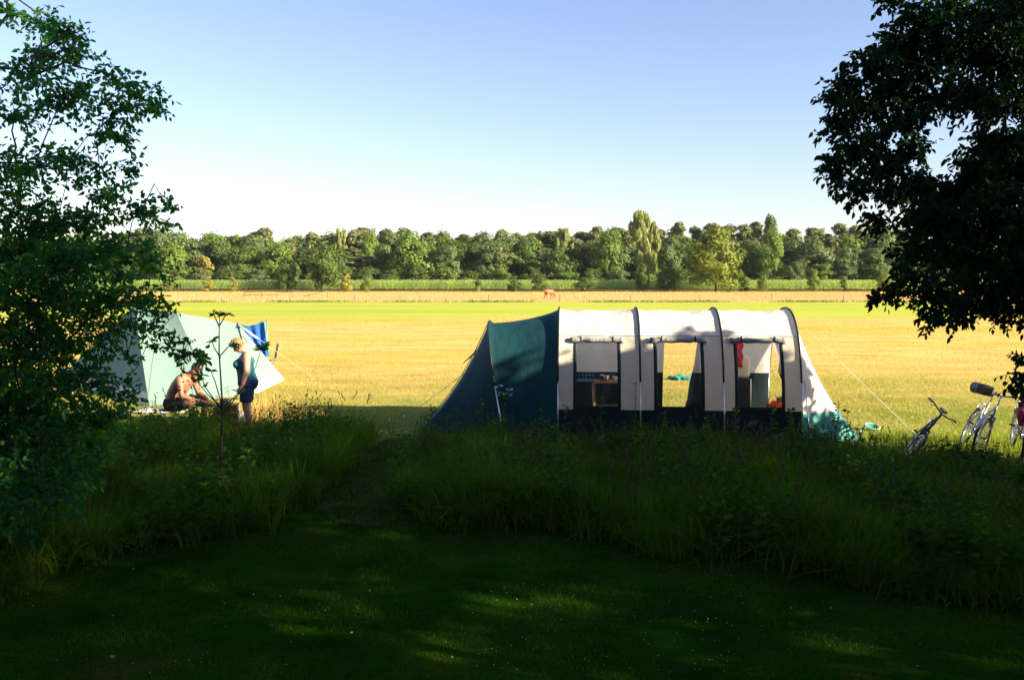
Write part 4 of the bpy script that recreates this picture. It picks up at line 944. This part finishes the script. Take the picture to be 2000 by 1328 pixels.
b = MB(); b.tube([Vector((A.x, A.y, 0)) - root, A - root], .015, 7); b.build('tent_pole', M['alu'], mint)
# blue cloth over a line behind the tent's corner
rows = []
C0 = P(466, 634, 23.6); C1 = P(516, 629, 23.6); D0 = P(500, 700, 23.6); D1 = P(524, 695, 23.6)
for i in range(19):
    f = i / 18; top = C0.lerp(C1, f) + Vector((0, 0, -.10 * math.sin(math.pi * f) * (1 - .4 * f))); bot = D0.lerp(D1, f); rows.append([top.lerp(bot, g / 12) - C0 + Vector((0, .05 * math.sin(f * 17 + g * .2) * (.3 + g / 12), 0)) for g in range(13)])
b = MB(); b.grid(rows); o = b.build('blue_cloth', M['blue'], None, True, C0, (solid(.012),)); tag(o, 'bright blue cloth hanging behind the corner of the mint tent', 'cloth')
h = MB(); h.tube([r_[0] + Vector((0, -.01, .01)) for r_ in rows], .022, 6); h.tube([r_ + Vector((.01, -.01, 0)) for r_ in rows[-1]], .02, 6); h.build('hem', M['turq'], o)
b = MB(); g0 = P(520, 760, 23.7); b.tube([(0, 0, 0), (0, 0, C1.z + .02)], .016, 7); o = b.build('line_post', M['alu'], None, True, (C1.x + .03, 23.72, 0)); tag(o, 'thin metal post holding up the blue cloth', 'post'); c = MB(); c.tube([(-.03, 0, C1.z + .02), (.03, 0, C1.z + .05)], .012, 6); c.build('hook', M['chrome'], o)
mb = MB(); mb.tube([P(467, 635, 22.05) - root, P(503, 661, 22.0) - root], .022, 7); mb.build('guy_sleeve', M['white'], mint)
def lounge():
    Y = 24.3; bx = P(521, 700, Y).x; o = empty('folding_chair', 'dark folding camp chair with raised back behind the blue cloth', 'chair', (bx, Y, 0), R(20))
    MB().box((0, 0, .42), (.48, .46, .03)).build('seat', M['greyfab'], o, False, None, (soft(.01),))
    t = MB(); t.grid([[Vector((.24 + .012 * j, -.22 + .11 * i, .50 + .075 * j)) for j in range(6)] for i in range(5)]); t.build('backrest', M['greyfab'], o, True, None, (solid(.015),))
    for y in (-.23, .23):
        MB().tube([(-.28, y, 0), (.22, y, .45), (.31, y, .92)], .014, 7).build('leg', M['wood'], o); MB().tube([(.28, y, 0), (-.22, y, .44)], .014, 7).build('leg', M['wood'], o)
lounge()

# ------------------------------------------------------------------ people
def woman():
    o = empty('person', 'person standing in a teal tank top and blue shorts, looking down at the table', 'person', (P(484, 800, 15.8).x, 15.8, 0), math.pi + R(12)); o.scale = (1.1, 1.06, .99)
    b = MB()
    b.rings([[Vector((cx + rx * math.cos(a), ry * math.sin(a), z)) for a in [2 * math.pi * k / 20 for k in range(20)]] for cx, rx, ry, z in ((0, .10, .13, .74), (-.01, .145, .185, .84), (-.005, .135, .175, .93), (.015, .125, .155, 1.02), (.03, .13, .165, 1.12), (.03, .125, .175, 1.22), (.005, .10, .17, 1.31), (.0, .06, .10, 1.37))])
    for s in (-1, 1):
        b.ell((.12, s * .075, 1.17), (.075, .075, .075)); b.ell((-.07, s * .08, .83), (.09, .09, .1))
        limb(b, [(0, s * .095, .80), (.02, s * .10, .46), (-.01, s * .10, .26), (-.02, s * .10, .08)], [.095, .062, .052, .036])
        limb(b, [(-.05, s * .10, .045), (.08, s * .12, .04), (.17, s * .13, .028)], [.04, .038, .026])
        for q in range(5): limb(b, [(.16, s * (.105 + .015 * q), .024), (.215 - .008 * q, s * (.108 + .017 * q), .018)], [.012 if q else .016, .009 if q else .013], 6)
        limb(b, [(-.01, s * .185, 1.31), (-.01, s * .235, 1.06), (.05, s * .225, .84)], [.062, .047, .03])
        hx, hy, hz = .075, s * .222, .775
        b.ell((hx, hy, hz), (.036, .018, .05), Matrix.Rotation(R(-20), 3, 'Y'))
        for q in range(4):
            f0 = Vector((hx - .012 + .017 * q, hy, hz - .035)); ln = (.062, .072, .068, .055)[q]
            limb(b, [f0, f0 + Vector((.008 + .006 * q, -s * .006, -ln * .5)), f0 + Vector((.020 + .006 * q, -s * .020, -ln))], [.0095, .009, .0075], 6)
        limb(b, [(hx + .028, hy - s * .004, hz + .015), (hx + .052, hy - s * .016, hz - .012), (hx + .058, hy - s * .022, hz - .04)], [.011, .010, .008], 6)
    limb(b, [(.0, 0, 1.34), (.04, 0, 1.40), (.085, 0, 1.45)], [.062, .054, .054])
    rt_ = Matrix.Rotation(R(48), 3, 'Y'); hc = Vector((.125, 0, 1.49))
    b.ell(hc, (.092, .074, .112), rt_); b.ell(hc + rt_ @ Vector((.035, 0, -.07)), (.055, .05, .05), rt_)
    b.ell(hc + rt_ @ Vector((.095, 0, -.02)), (.02, .014, .025), rt_)
    for s in (-1, 1): b.ell(hc + rt_ @ Vector((-.005, s * .074, -.015)), (.02, .01, .03), rt_)
    b.ell(hc + rt_ @ Vector((.083, 0, -.062)), (.012, .024, .008), rt_)
    body_obj('body', b, M['skin'], o, .0075, 5)
    e = MB(); [e.ell(hc + rt_ @ Vector((.078, s * .03, .012)), (.012, .012, .009), rt_, 8, 6) for s in (-1, 1)]; e.build('eyes', M['black'], o)
    h = MB(); h.ell(hc + rt_ @ Vector((-.022, 0, .028)), (.098, .088, .105), rt_)
    for i in range(90):
        a = random.uniform(0, 6.28); z = random.uniform(-.7, 1); q = math.sqrt(1 - z * z); d = Vector((q * math.cos(a) * .098, q * math.sin(a) * .088, z * .105))
        if d.x > .05 and d.z < .04: continue
        p = hc + rt_ @ (Vector((-.022, 0, .028)) + d * .96); h.tube([p, p + (rt_ @ d).normalized() * .012 + Vector((.006, 0, -.016)), p + (rt_ @ d).normalized() * .014 + Vector((.006, 0, -.045))], [.014, .011, .003], 5)
    h.build('hair', M['blond'], o)
    t = MB(); t.rings([[Vector((cx + rx * math.cos(a), ry * math.sin(a), z)) for a in [2 * math.pi * k / 20 for k in range(20)]] for cx, rx, ry, z in ((-.005, .152, .192, .88), (0, .147, .186, .94), (.018, .138, .168, 1.03), (.035, .142, .175, 1.12), (.035, .135, .18, 1.2), (.02, .118, .165, 1.27))])
    for s in (-1, 1):
        t.ell((.122, s * .075, 1.17), (.086, .083, .085)); limb(t, [(.10, s * .10, 1.24), (.02, s * .115, 1.375), (-.07, s * .10, 1.28), (-.09, s * .09, 1.2)], [.03, .024, .028, .03], 8)
    body_obj('tank_top', t, M['tank'], o, .009, 3)
    p = MB(); p.rings([[Vector((cx + rx * math.cos(a), ry * math.sin(a), z)) for a in [2 * math.pi * k / 20 for k in range(20)]] for cx, rx, ry, z in ((0, .12, .16, .74), (-.01, .158, .20, .82), (-.005, .150, .19, .91))])
    for s in (-1, 1):
        p.ell((-.07, s * .08, .83), (.102, .102, .11)); p.tube([(0, s * .10, .82), (.012, s * .105, .6), (.015, s * .105, .52)], [.112, .102, .10], 14)
    body_obj('shorts', p, M['denim'], o, .009, 3)
def man():
    o = empty('person', 'shirtless person sitting hunched forward with forearms on the knees', 'person', (P(342, 800, 15.6).x, 15.6, 0), R(-14))
    b = MB()
    sp = [(-.02, .155, .19, .46, 0), (0, .15, .185, .58, .0), (.05, .15, .18, .70, .2), (.13, .145, .195, .82, .5), (.21, .125, .21, .92, .7), (.28, .08, .14, .99, .9)]
    b.rings([[Vector((cx + rx * math.cos(a) * math.cos(tl), ry * math.sin(a), z - rx * math.cos(a) * math.sin(tl))) for a in [2 * math.pi * k / 20 for k in range(20)]] for cx, rx, ry, z, tl in sp])
    limb(b, [(.25, 0, .95), (.33, 0, 1.02), (.38, 0, 1.05)], [.075, .062, .06])
    rt_ = Matrix.Rotation(R(50), 3, 'Y'); hc = Vector((.43, 0, 1.08))
    b.ell(hc, (.098, .078, .118), rt_); b.ell(hc + rt_ @ Vector((.035, 0, -.075)), (.058, .054, .052), rt_); b.ell(hc + rt_ @ Vector((.102, 0, -.02)), (.022, .016, .027), rt_)
    b.ell(hc + rt_ @ Vector((.088, 0, -.066)), (.012, .026, .008), rt_)
    for s in (-1, 1):
        b.ell(hc + rt_ @ Vector((-.005, s * .078, -.015)), (.02, .011, .032), rt_)
        limb(b, [(.0, s * .11, .50), (.45, s * .19, .53), (.44, s * .18, .34), (.40, s * .17, .09)], [.105, .07, .058, .042])
        limb(b, [(.36, s * .17, .05), (.50, s * .18, .045), (.59, s * .185, .03)], [.044, .042, .03])
        for q in range(5): limb(b, [(.58, s * (.157 + .016 * q), .026), (.635 - .008 * q, s * (.158 + .018 * q), .02)], [.013 if q else .017, .010 if q else .014], 6)
        limb(b, [(.24, s * .20, .93), (.30, s * .25, .66), (.50, s * .14, .60), (.56, s * .10, .575)], [.068, .05, .036, .032])
        h = Vector((.61, s * .075, .56)); b.ell(h, (.05, .034, .022), Matrix.Rotation(R(20), 3, 'Y'))
        for q in range(4):
            f0 = h + Vector((.035, s * (-.024 + .017 * q), -.012)); ln = (.066, .078, .072, .058)[q]
            limb(b, [f0, f0 + Vector((ln * .4, -s * .004, -.022)), f0 + Vector((ln * .55, -s * .010, -.06))], [.0105, .0095, .008], 6)
        limb(b, [h + Vector((-.01, -s * .03, .0)), h + Vector((.018, -s * .052, -.012)), h + Vector((.042, -s * .058, -.03))], [.012, .011, .009], 6)
    body_obj('body', b, M['skin_tan'], o, .0075, 5)
    e = MB(); [e.ell(hc + rt_ @ Vector((.083, s * .032, .012)), (.013, .013, .009), rt_, 8, 6) for s in (-1, 1)]; e.build('eyes', M['black'], o)
    h = MB(); h.ell(hc + rt_ @ Vector((-.020, 0, .032)), (.102, .086, .104), rt_)
    for i in range(70):
        a = random.uniform(0, 6.28); z = random.uniform(-.3, 1); q = math.sqrt(1 - z * z); d = Vector((q * math.cos(a) * .10, q * math.sin(a) * .086, z * .104))
        if d.x > .05 and d.z < .05: continue
        p = hc + rt_ @ (Vector((-.02, 0, .032)) + d * .97); h.tube([p, p + (rt_ @ d).normalized() * .014 + Vector((.003, 0, -.008))], [.012, .004], 5)
    h.build('hair', M['darkhair'], o)
    p = MB(); p.rings([[Vector((cx + rx * math.cos(a), ry * math.sin(a), z)) for a in [2 * math.pi * k / 20 for k in range(20)]] for cx, rx, ry, z in ((-.02, .15, .19, .425), (-.02, .172, .205, .50), (0, .165, .20, .585))])
    for s in (-1, 1): p.tube([(.0, s * .115, .50), (.2, s * .15, .525), (.36, s * .175, .535)], [.12, .11, .098], 14)
    body_obj('shorts', p, M['darkcloth'], o, .009, 3)
woman(); man()
stool((P(342, 800, 15.6).x, 15.6, 0), 'low folding stool under the seated shirtless person', R(-14), M['darkcloth'], .405)
# low bench, table and things on it beside the people
def low_table():
    o = empty('low_table', 'low dark slatted table between the seated and the standing person', 'table', (P(412, 800, 16.5).x, 16.5, 0), R(4))
    b = MB(); [b.box((0, -.2 + .1 * i, .36), (.66, .085, .02)) for i in range(5)]; b.build('table_top', M['palewood'], o, False)
    for x in (-.28, .28): 
        MB().tube([(x, -.2, .0), (x, .2, .345)], .014, 7).build('leg', M['alu'], o); MB().tube([(x * .93, .2, .0), (x * .93, -.2, .345)], .014, 7).build('leg', M['alu'], o)
low_table()
def crate():
    o = empty('wooden_crate', 'reddish wooden crate standing beside the woman in shorts', 'crate', (P(443, 800, 16.2).x, 16.2, 0), R(10))
    b = MB()
    for z in (.10, .22, .34):
        b.box((0, -.15, z), (.38, .014, .085)); b.box((0, .15, z), (.38, .014, .085)); b.box((-.183, 0, z), (.014, .285, .085)); b.box((.183, 0, z), (.014, .285, .085))
    b.box((0, 0, .06), (.36, .28, .012)); b.build('slats', M['wood'], o, False)
    for x in (-.168, .168):
        for y in (-.135, .135): MB().box((x, y, .195), (.024, .024, .39)).build('corner_post', M['wood'], o, False)
crate()
b = MB(); b.box((0, 0, .007), (.40, .33, .014)); o = b.build('board', M['wood'], None, False, (P(443, 800, 16.2).x, 16.2, .392), (soft(.004),)); o.rotation_euler = (0, 0, R(10)); tag(o, 'flat wooden board lying across the top of the crate', 'board')
pot((P(440, 800, 16.2).x, 16.2, .407), .10, .09, 'grey pan standing on the wooden crate', M['silver'])
bundle('white_bag', 'white plastic bag slumped by the feet of the woman', 'bag', (P(462, 800, 16.4).x, 16.4, 0), M['white'], .16, .13, .34, 21)
b = MB(); b.grid([[Vector((-.55 + .1 * i, -.3 + .1 * j, .02 + .012 * math.sin(i * 1.7 + j))) for j in range(7)] for i in range(12)]); o = b.build('white_sheet', M['offwhite'], None, True, (G(318, 803).x, G(318, 803).y, 0), (solid(.008),)); tag(o, 'whitish sheet spread on the ground before the mint tent', 'sheet')

# ------------------------------------------------------------------ bicycles (local: +x forwards, z up, wheel radius r)
def wheel(parent, cx, r, rot=None, pivot=None, name='wheel'):
    w = bpy.data.objects.new(name, None); COL.objects.link(w); w.parent = parent; w.location = (cx, 0, r)
    MB().torus((0, 0, 0), r - .018, .018).build('tyre', M['rubber'], w); MB().torus((0, 0, 0), r - .045, .011).build('rim', M['chrome'], w)
    b = MB()
    for k in range(28):
        a = 2 * math.pi * k / 28; y = .028 * (1 if k % 2 else -1); b.tube([(.02 * math.cos(a + .9), y, .02 * math.sin(a + .9)), ((r - .045) * math.cos(a), 0, (r - .045) * math.sin(a))], .0016, 3, False)
    b.build('spokes', M['chrome'], w); MB().tube([(0, -.045, 0), (0, .045, 0)], [.018, .018], 10).build('hub', M['chrome'], w); return w
def bicycle(label, loc, rz, lean, r, fm, steer, basket=None, bar_w=.3, group=None, light=True, bar_mat=None):
    o = empty('bicycle', label, 'bicycle', loc, 0); o.rotation_mode = 'QUATERNION'
    o.rotation_quaternion = Matrix.Rotation(rz, 3, 'Z').to_quaternion() @ Matrix.Rotation(lean, 3, 'X').to_quaternion()
    wb = .5 + r * .15; hub_f = Vector((wb, 0, r)); hub_r = Vector((-wb, 0, r)); bbk = Vector((-.08, 0, r * .92)); head_t = Vector((wb - .24, 0, r + .50)); head_b = Vector((wb - .17, 0, r + .33)); seat_t = Vector((-.24, 0, r + .48))
    wheel(o, -wb, r)
    b = MB(); b.tube([head_b, bbk], .019, 8); b.tube([head_t + Vector((.01, 0, -.04)), bbk.lerp(seat_t, .55)], .016, 8); b.tube([bbk, seat_t], .017, 8); b.tube([head_b, head_t], .021, 8)
    for s in (-1, 1): b.tube([bbk + Vector((0, s * .03, 0)), hub_r + Vector((0, s * .055, 0))], .010, 6); b.tube([seat_t + Vector((0, s * .02, -.06)), hub_r + Vector((0, s * .055, 0))], .009, 6)
    b.build('frame', fm, o)
    # steering assembly turned about the head axis
    st = bpy.data.objects.new('fork', None); ax = (head_t - head_b).normalized()
    q = Matrix.Rotation(steer, 4, ax); st.matrix_local = Matrix.Translation(head_b) @ q; COL.objects.link(st); st.parent = o; st.matrix_local = Matrix.Translation(head_b) @ q
    f = MB()
    for s in (-1, 1): f.tube([(0, s * .045, -.02), Vector((.06, s * .05, -.15)), hub_f - head_b + Vector((0, s * .055, 0))], [.016, .014, .010], 7)
    f.tube([(0, -.05, -.015), (0, .05, -.015)], .016, 7); f.build('fork_blades', fm, st)
    w = wheel(st, 0, r); w.location = hub_f - head_b
    top = head_t - head_b + ax * .16
    h = MB(); h.tube([head_t - head_b, top], .013, 8); h.tube([top + Vector((-.16, -bar_w, .03)), top + Vector((-.05, -bar_w * .75, .05)), top + Vector((.05, -.1, .02)), top, top + Vector((.05, .1, .02)), top + Vector((-.05, bar_w * .75, .05)), top + Vector((-.16, bar_w, .03))], .012, 8); h.build('handlebar', bar_mat or M['chrome'], st)
    g = MB()
    for s in (-1, 1): g.tube([top + Vector((-.18, s * (bar_w + .008), .028)), top + Vector((-.07, s * bar_w * .81, .047))], .019, 8)
    g.build('grips', M['black'], st)
    lv = MB()
    for s in (-1, 1): lv.tube([top + Vector((-.02, s * bar_w * .6, .03)), top + Vector((.02, s * bar_w * .75, .01)), top + Vector((-.06, s * bar_w * .95, -.0))], .006, 5)
    lv.build('brake_levers', M['chrome'], st)
    if light:
        l = MB(); l.tube([Vector((.03, 0, .0)), Vector((.085, 0, .0)), Vector((.10, 0, 0))], [.022, .036, .030], 12); l.build('headlight', M['violet'], st)
    mg = MB()
    for c, par, a0, a1, nme in ((hub_f - head_b, st, 20, 150, 'mudguard'), (hub_r, o, 10, 175, 'mudguard')):
        mg = MB(); rows = []
        for i in range(17):
            a = R(a0 + (a1 - a0) * i / 16); rows.append([c + Vector(((r + .022 - .006 * abs(k)) * math.cos(a), .013 * k, (r + .022 - .006 * abs(k)) * math.sin(a))) for k in (-2, -1, 0, 1, 2)])
        mg.grid(rows); mg.build(nme, fm, par, True, None, (solid(.003),))
    s_ = MB(); s_.rings([[Vector((x + lx * math.cos(a), wy * math.sin(a) * (1 if math.cos(a) < .2 else .5), z)) for a in [2 * math.pi * k / 18 for k in range(18)]] for x, lx, wy, z in ((0, .10, .055, 0), (0, .135, .08, .025), (0, .13, .075, .05))]); so = s_.build('saddle', M['black'], o, True, seat_t + Vector((-.03, 0, .13)), (soft(.01),))
    sp = MB(); sp.tube([seat_t, seat_t + Vector((-.03, 0, .14))], .012, 7); sp.build('seat_post', M['chrome'], o)
    cr = MB(); cr.tube([bbk + Vector((0, .05, 0)), bbk + Vector((.12, .06, -.11))], .010, 6); cr.tube([bbk + Vector((0, -.05, 0)), bbk + Vector((-.12, -.06, .11))], .010, 6); cr.torus(bbk + Vector((0, -.045, 0)), .085, .008, 'y', 24, 5); cr.tube([bbk + Vector((0, -.06, 0)), bbk + Vector((0, .06, 0))], .02, 8); cr.build('crankset', M['chrome'], o)
    for s, d in ((1, Vector((.12, .10, -.11))), (-1, Vector((-.12, -.10, .11)))): MB().box(bbk + d, (.09, .075, .022)).build('pedal', M['black'], o, False)
    rk = MB(); zt = 2 * r + .09
    for s in (-1, 1): rk.tube([(-wb + .25, s * .05, zt), (-wb - .16, s * .05, zt)], .006, 5); rk.tube([(-wb - .02, s * .055, r), (-wb - .05, s * .05, zt)], .005, 5)
    for k in range(4): rk.tube([(-wb + .2 - .1 * k, -.05, zt), (-wb + .2 - .1 * k, .05, zt)], .005, 5)
    rk.build('luggage_rack', M['silver'], o)
    return o, st, top
gy = 13.25
gx = P(1900, 860, gy).x
bk, st, top = bicycle('silver city bicycle facing the viewer with a rolled bag on its handlebar', (gx + .22, gy + .62, .02), R(-108), R(-25), .315, M['silver'], R(-30), bar_w=.30, group=None)
def rolled_bag():
    bpy.context.view_layer.update(); mw = st.matrix_world; c = mw @ (top + Vector((.07, -.26, .03)))
    e = empty('rolled_bag', 'dark khaki rolled bag strapped to the silver bicycle handlebar', 'bag', c); d = (mw.to_3x3() @ Vector((.05, -1, .0))).normalized()
    b = MB(); b.tube([d * x for x in (-.16, -.15, -.05, .05, .15, .16)], [.05, .075, .082, .08, .072, .05], 16); b.build('roll', M['khaki'], e, True, None, (soft(.01),))
    for x in (.07, .11): MB().tube([d * (x - .015), d * (x + .015)], .086, 16).build('strap', M['silver'], e, False)
rolled_bag()
bicycle('dark bicycle with black handlebar leaning over in the ragged grass', (P(1812, 850, 13.6).x - .26, 13.75, .02), R(-118), R(-38), .275, M['darkframe'], R(14), bar_w=.29, light=False, bar_mat=M['black'])[0].scale = (.87, .87, .87)
bk3, st3, top3 = bicycle('bicycle at the photo edge carrying a pink cloth', (P(2005, 860, 13.1).x + .16, 13.65, .02), R(-112), R(-8), .305, M['silver'], R(-10), bar_w=.3)
bpy.context.view_layer.update(); c = st3.matrix_world @ Vector((.02, -.02, .10))
rows = [[c + Vector((-.17 + .028 * i + .03 * math.sin(j * .5), -.10 + .03 * math.sin(i * 1.3 + j * .3), .28 - .04 * j)) - c for j in range(14)] for i in range(13)]
b = MB(); b.grid(rows); o = b.build('pink_cloth', M['pink'], None, True, c, (solid(.012),)); tag(o, 'pink cloth hung over the front of the edge bicycle', 'cloth')

# ------------------------------------------------------------------ sapling, weeds, fallen leaves
def sprig_leaves(tips, n, L, spread, droop, r):
    Cs = []; Ds = []
    for tip, d in tips:
        for i in range(n):
            a = 2 * math.pi * i / n + r.uniform(-.3, .3); v = Vector((math.cos(a) * spread, math.sin(a) * spread, r.uniform(.0, .6) - droop)) + d * .5
            Cs.append(tuple(tip - d * r.uniform(0, .05))); Ds.append(tuple(v.normalized()))
    Cs = np.array(Cs); Ds = np.array(Ds); LL = RNG.uniform(*L, len(Cs)); return leaves_np(Cs, Ds, LL, LL * .34)
def sapling():
    Y = 10.2; f = P(432, 1000, Y); f.z = 0; r = random.Random(3)
    o = empty('sapling', 'slender bare stemmed sapling rising in front of the standing and seated persons', 'sapling', f)
    S = [Vector((f.x, Y, -.05))] + [P(x, y, Y) for x, y in ((432, 900), (433, 840), (434, 785), (431, 735), (428, 690), (428, 650), (429, 612))]
    b = MB(); b.tube([p - f for p in S], [.016, .014, .012, .011, .009, .008, .006, .003], 7); b.build('trunk', M['bark'], o)
    br = MB(); tips = [(P(429, 608, Y) - f, Vector((0, 0, 1)))]
    for path in (((433, 812), (470, 765), (500, 715), (512, 676)), ((433, 800), (400, 755), (392, 728)), ((433, 795), (405, 770), (383, 742)), ((433, 800), (458, 775), (470, 762)), ((431, 700), (418, 678), (413, 664)), ((430, 695), (446, 677), (455, 672)), ((429, 640), (420, 620), (417, 612)), ((429, 635), (438, 620), (443, 613)), ((433, 820), (410, 800), (396, 790)), ((433, 790), (420, 745), (410, 720))):
        pts = [P(x, y, Y + r.uniform(-.12, .12)) - f for x, y in path]; br.tube(pts, [.008, .006, .004, .003][:len(pts)], 5)
        tips.append((pts[-1], (pts[-1] - pts[-2]).normalized()))
        if len(path) == 4: tips += [(pts[-1], Vector((0, 0, 1))), (pts[-1] + Vector((0, 0, -.03)), Vector((1, 0, .2)))]
    br.build('branches', M['bark'], o)
    V, F = sprig_leaves(tips, 7, (.06, .12), .9, .5, r); npmesh('crown', V, F, LF_L, o)
sapling()
WEEDS = [(375, 905, 745, 'leafy dark weed in front of the seated person'), (985, 880, 758, 'tall thistle with pale seed tufts before the teal cabin'), (940, 880, 778, 'upright nettle at the cabin end of the tent'), (895, 890, 800, 'short nettle by the tapered tent end'), (1175, 880, 775, 'weed stalk under the first tent window'), (1240, 875, 745, 'thin branching weed between the first and middle windows'), (1300, 880, 800, 'weed below the middle tent window'), (1380, 880, 805, 'weed stalk below the panel after the middle window'),
         (1440, 890, 795, 'bushy nettle under the third tent window'), (1510, 885, 790, 'tall bushy nettle beneath the corner of the third window'), (1545, 885, 800, 'nettle at the foot of the porch panel'), (1635, 900, 785, 'dark leafy weed against the teal porch skirt'), (1655, 905, 800, 'dark upright weed at the porch corner'), (1105, 880, 790, 'small weed before the first tent pole'), (1060, 885, 800, 'weed stalk before the dark cabin wall'), (860, 900, 812, 'slim nettle beside the tent guy ropes'), (255, 900, 780, 'leafy weed under the open leafy branches')]
def weed(px, by, ty, label, i):
    Y = 12.6 if px > 800 else 10.8
    if px > 1600: Y = 12.9
    top = P(px, ty, Y); f = Vector((top.x, Y, 0)); r = random.Random(i); o = empty('weed', label, 'weed', f, 0, 'tall weeds standing out of the grass')
    b = MB(); h = top.z; b.tube([(0, 0, -.03), (r.uniform(-.03, .03), r.uniform(-.03, .03), h * .5), (r.uniform(-.03, .03), 0, h)], [.007, .005, .002], 5); 
    Cs = []; Ds = []
    for k in range(46 if i else 120):
        z = h * r.uniform(.25, 1) ; a = r.uniform(0, 6.28); e = .0 if i else r.uniform(0, .22); Cs.append((e * math.cos(a), e * math.sin(a), z)); Ds.append(Vector((math.cos(a), math.sin(a), r.uniform(-.2, .6))).normalized())
    if i == 1:
        for k in range(9):
            a = r.uniform(0, 6.28); L_ = r.uniform(.05, .16); q = Vector((math.cos(a) * L_, math.sin(a) * L_, h + r.uniform(-.12, .03))); b.tube([(0, 0, h * .82), tuple(q)], .003, 4)
            t = MB(); [t.tube([q, q + Vector((r.gauss(0, .016), r.gauss(0, .016), r.uniform(.005, .03)))], .0025, 3) for _ in range(14)]; t.build('seed_tuft', M['white'], o)
    b.build('stem', WEED, o); LL = RNG.uniform(.03, .09, len(Cs)) * (.45 if 'thin' in label or 'slim' in label else 1.0 if i else .9); V, F = leaves_np(np.array(Cs), np.array([tuple(d) for d in Ds]), LL, LL * .42); npmesh('leaves', V, F, WEED, o)
for i, w in enumerate(WEEDS): weed(*w, i)
# fallen leaves and clover dots on the lawn
lm = plain('fallen_leaf', (.42, .40, .22), .7, var=.3); l0 = None; rr = random.Random(2)
for i in range(26):
    px, py = ((213, 1292), (337, 1072), (190, 1113), (172, 1117), (263, 1120), (35, 1172))[i] if i < 6 else (rr.uniform(20, 1950), rr.uniform(1130, 1320))
    g = G(px, py); s = .05 if i == 0 else rr.uniform(.014, .026)
    V, F = leaves_np(np.zeros((1, 3)), np.array([[1., 0, 0]]), np.array([1.]), np.array([.6])) if l0 is None else (None, None)
    if l0 is None: o = l0 = npmesh('fallen_leaf', V, F, lm)
    else: o = l0.copy(); COL.objects.link(o)
    o.location = (g.x, g.y, .045); o.scale = (s, s, s); o.rotation_euler = (rr.uniform(-.5, .5), rr.uniform(-.5, .2), rr.uniform(0, 6.28))
    tag(o, 'largest pale fallen leaf near the lawn\'s bottom edge' if i == 0 else 'small pale fallen leaf lying on the shaded lawn', 'leaf', 'fallen leaves on the lawn')

n = 150; xy = np.array([g2(random.uniform(900, 1500) if random.random() < .7 else random.uniform(100, 1950), random.uniform(1150, 1325)) for _ in range(n)])
c = np.concatenate([xy, RNG.uniform(.035, .055, (n, 1))], 1); Vs = []; 
for k in range(5):
    a = 2 * np.pi * k / 5 + RNG.uniform(0, 1, n); d = np.stack([np.cos(a), np.sin(a), np.full(n, .35)], 1); d /= np.linalg.norm(d, axis=1)[:, None]; Vs.append(leaves_np(c, d, RNG.uniform(.004, .008, n), RNG.uniform(.003, .005, n)))
V, F = merge(Vs); o = npmesh('clover_flowers', V, F, plain('clover_petals', (.55, .55, .48), .7)); o['kind'] = 'stuff'; tag(o, 'tiny white clover flowers dotted over the shaded lawn', 'flowers')
# thin summer air over the whole place
hb = MB(); hb.box((0, 800, 9.5), (2840, 2040, 21.0)); hz = hb.build('haze', None, None, False); hz['kind'] = 'stuff'
hm = bpy.data.materials.new('haze_air'); hm.use_nodes = True; hn = hm.node_tree.nodes; hn.remove(hn['Principled BSDF'])
pv = hn.new('ShaderNodeVolumePrincipled'); pv.inputs['Color'].default_value = (.85, .9, 1, 1); pv.inputs['Density'].default_value = .00006
hm.node_tree.links.new(pv.outputs[0], hn['Material Output'].inputs['Volume']); hz.data.materials.append(hm)
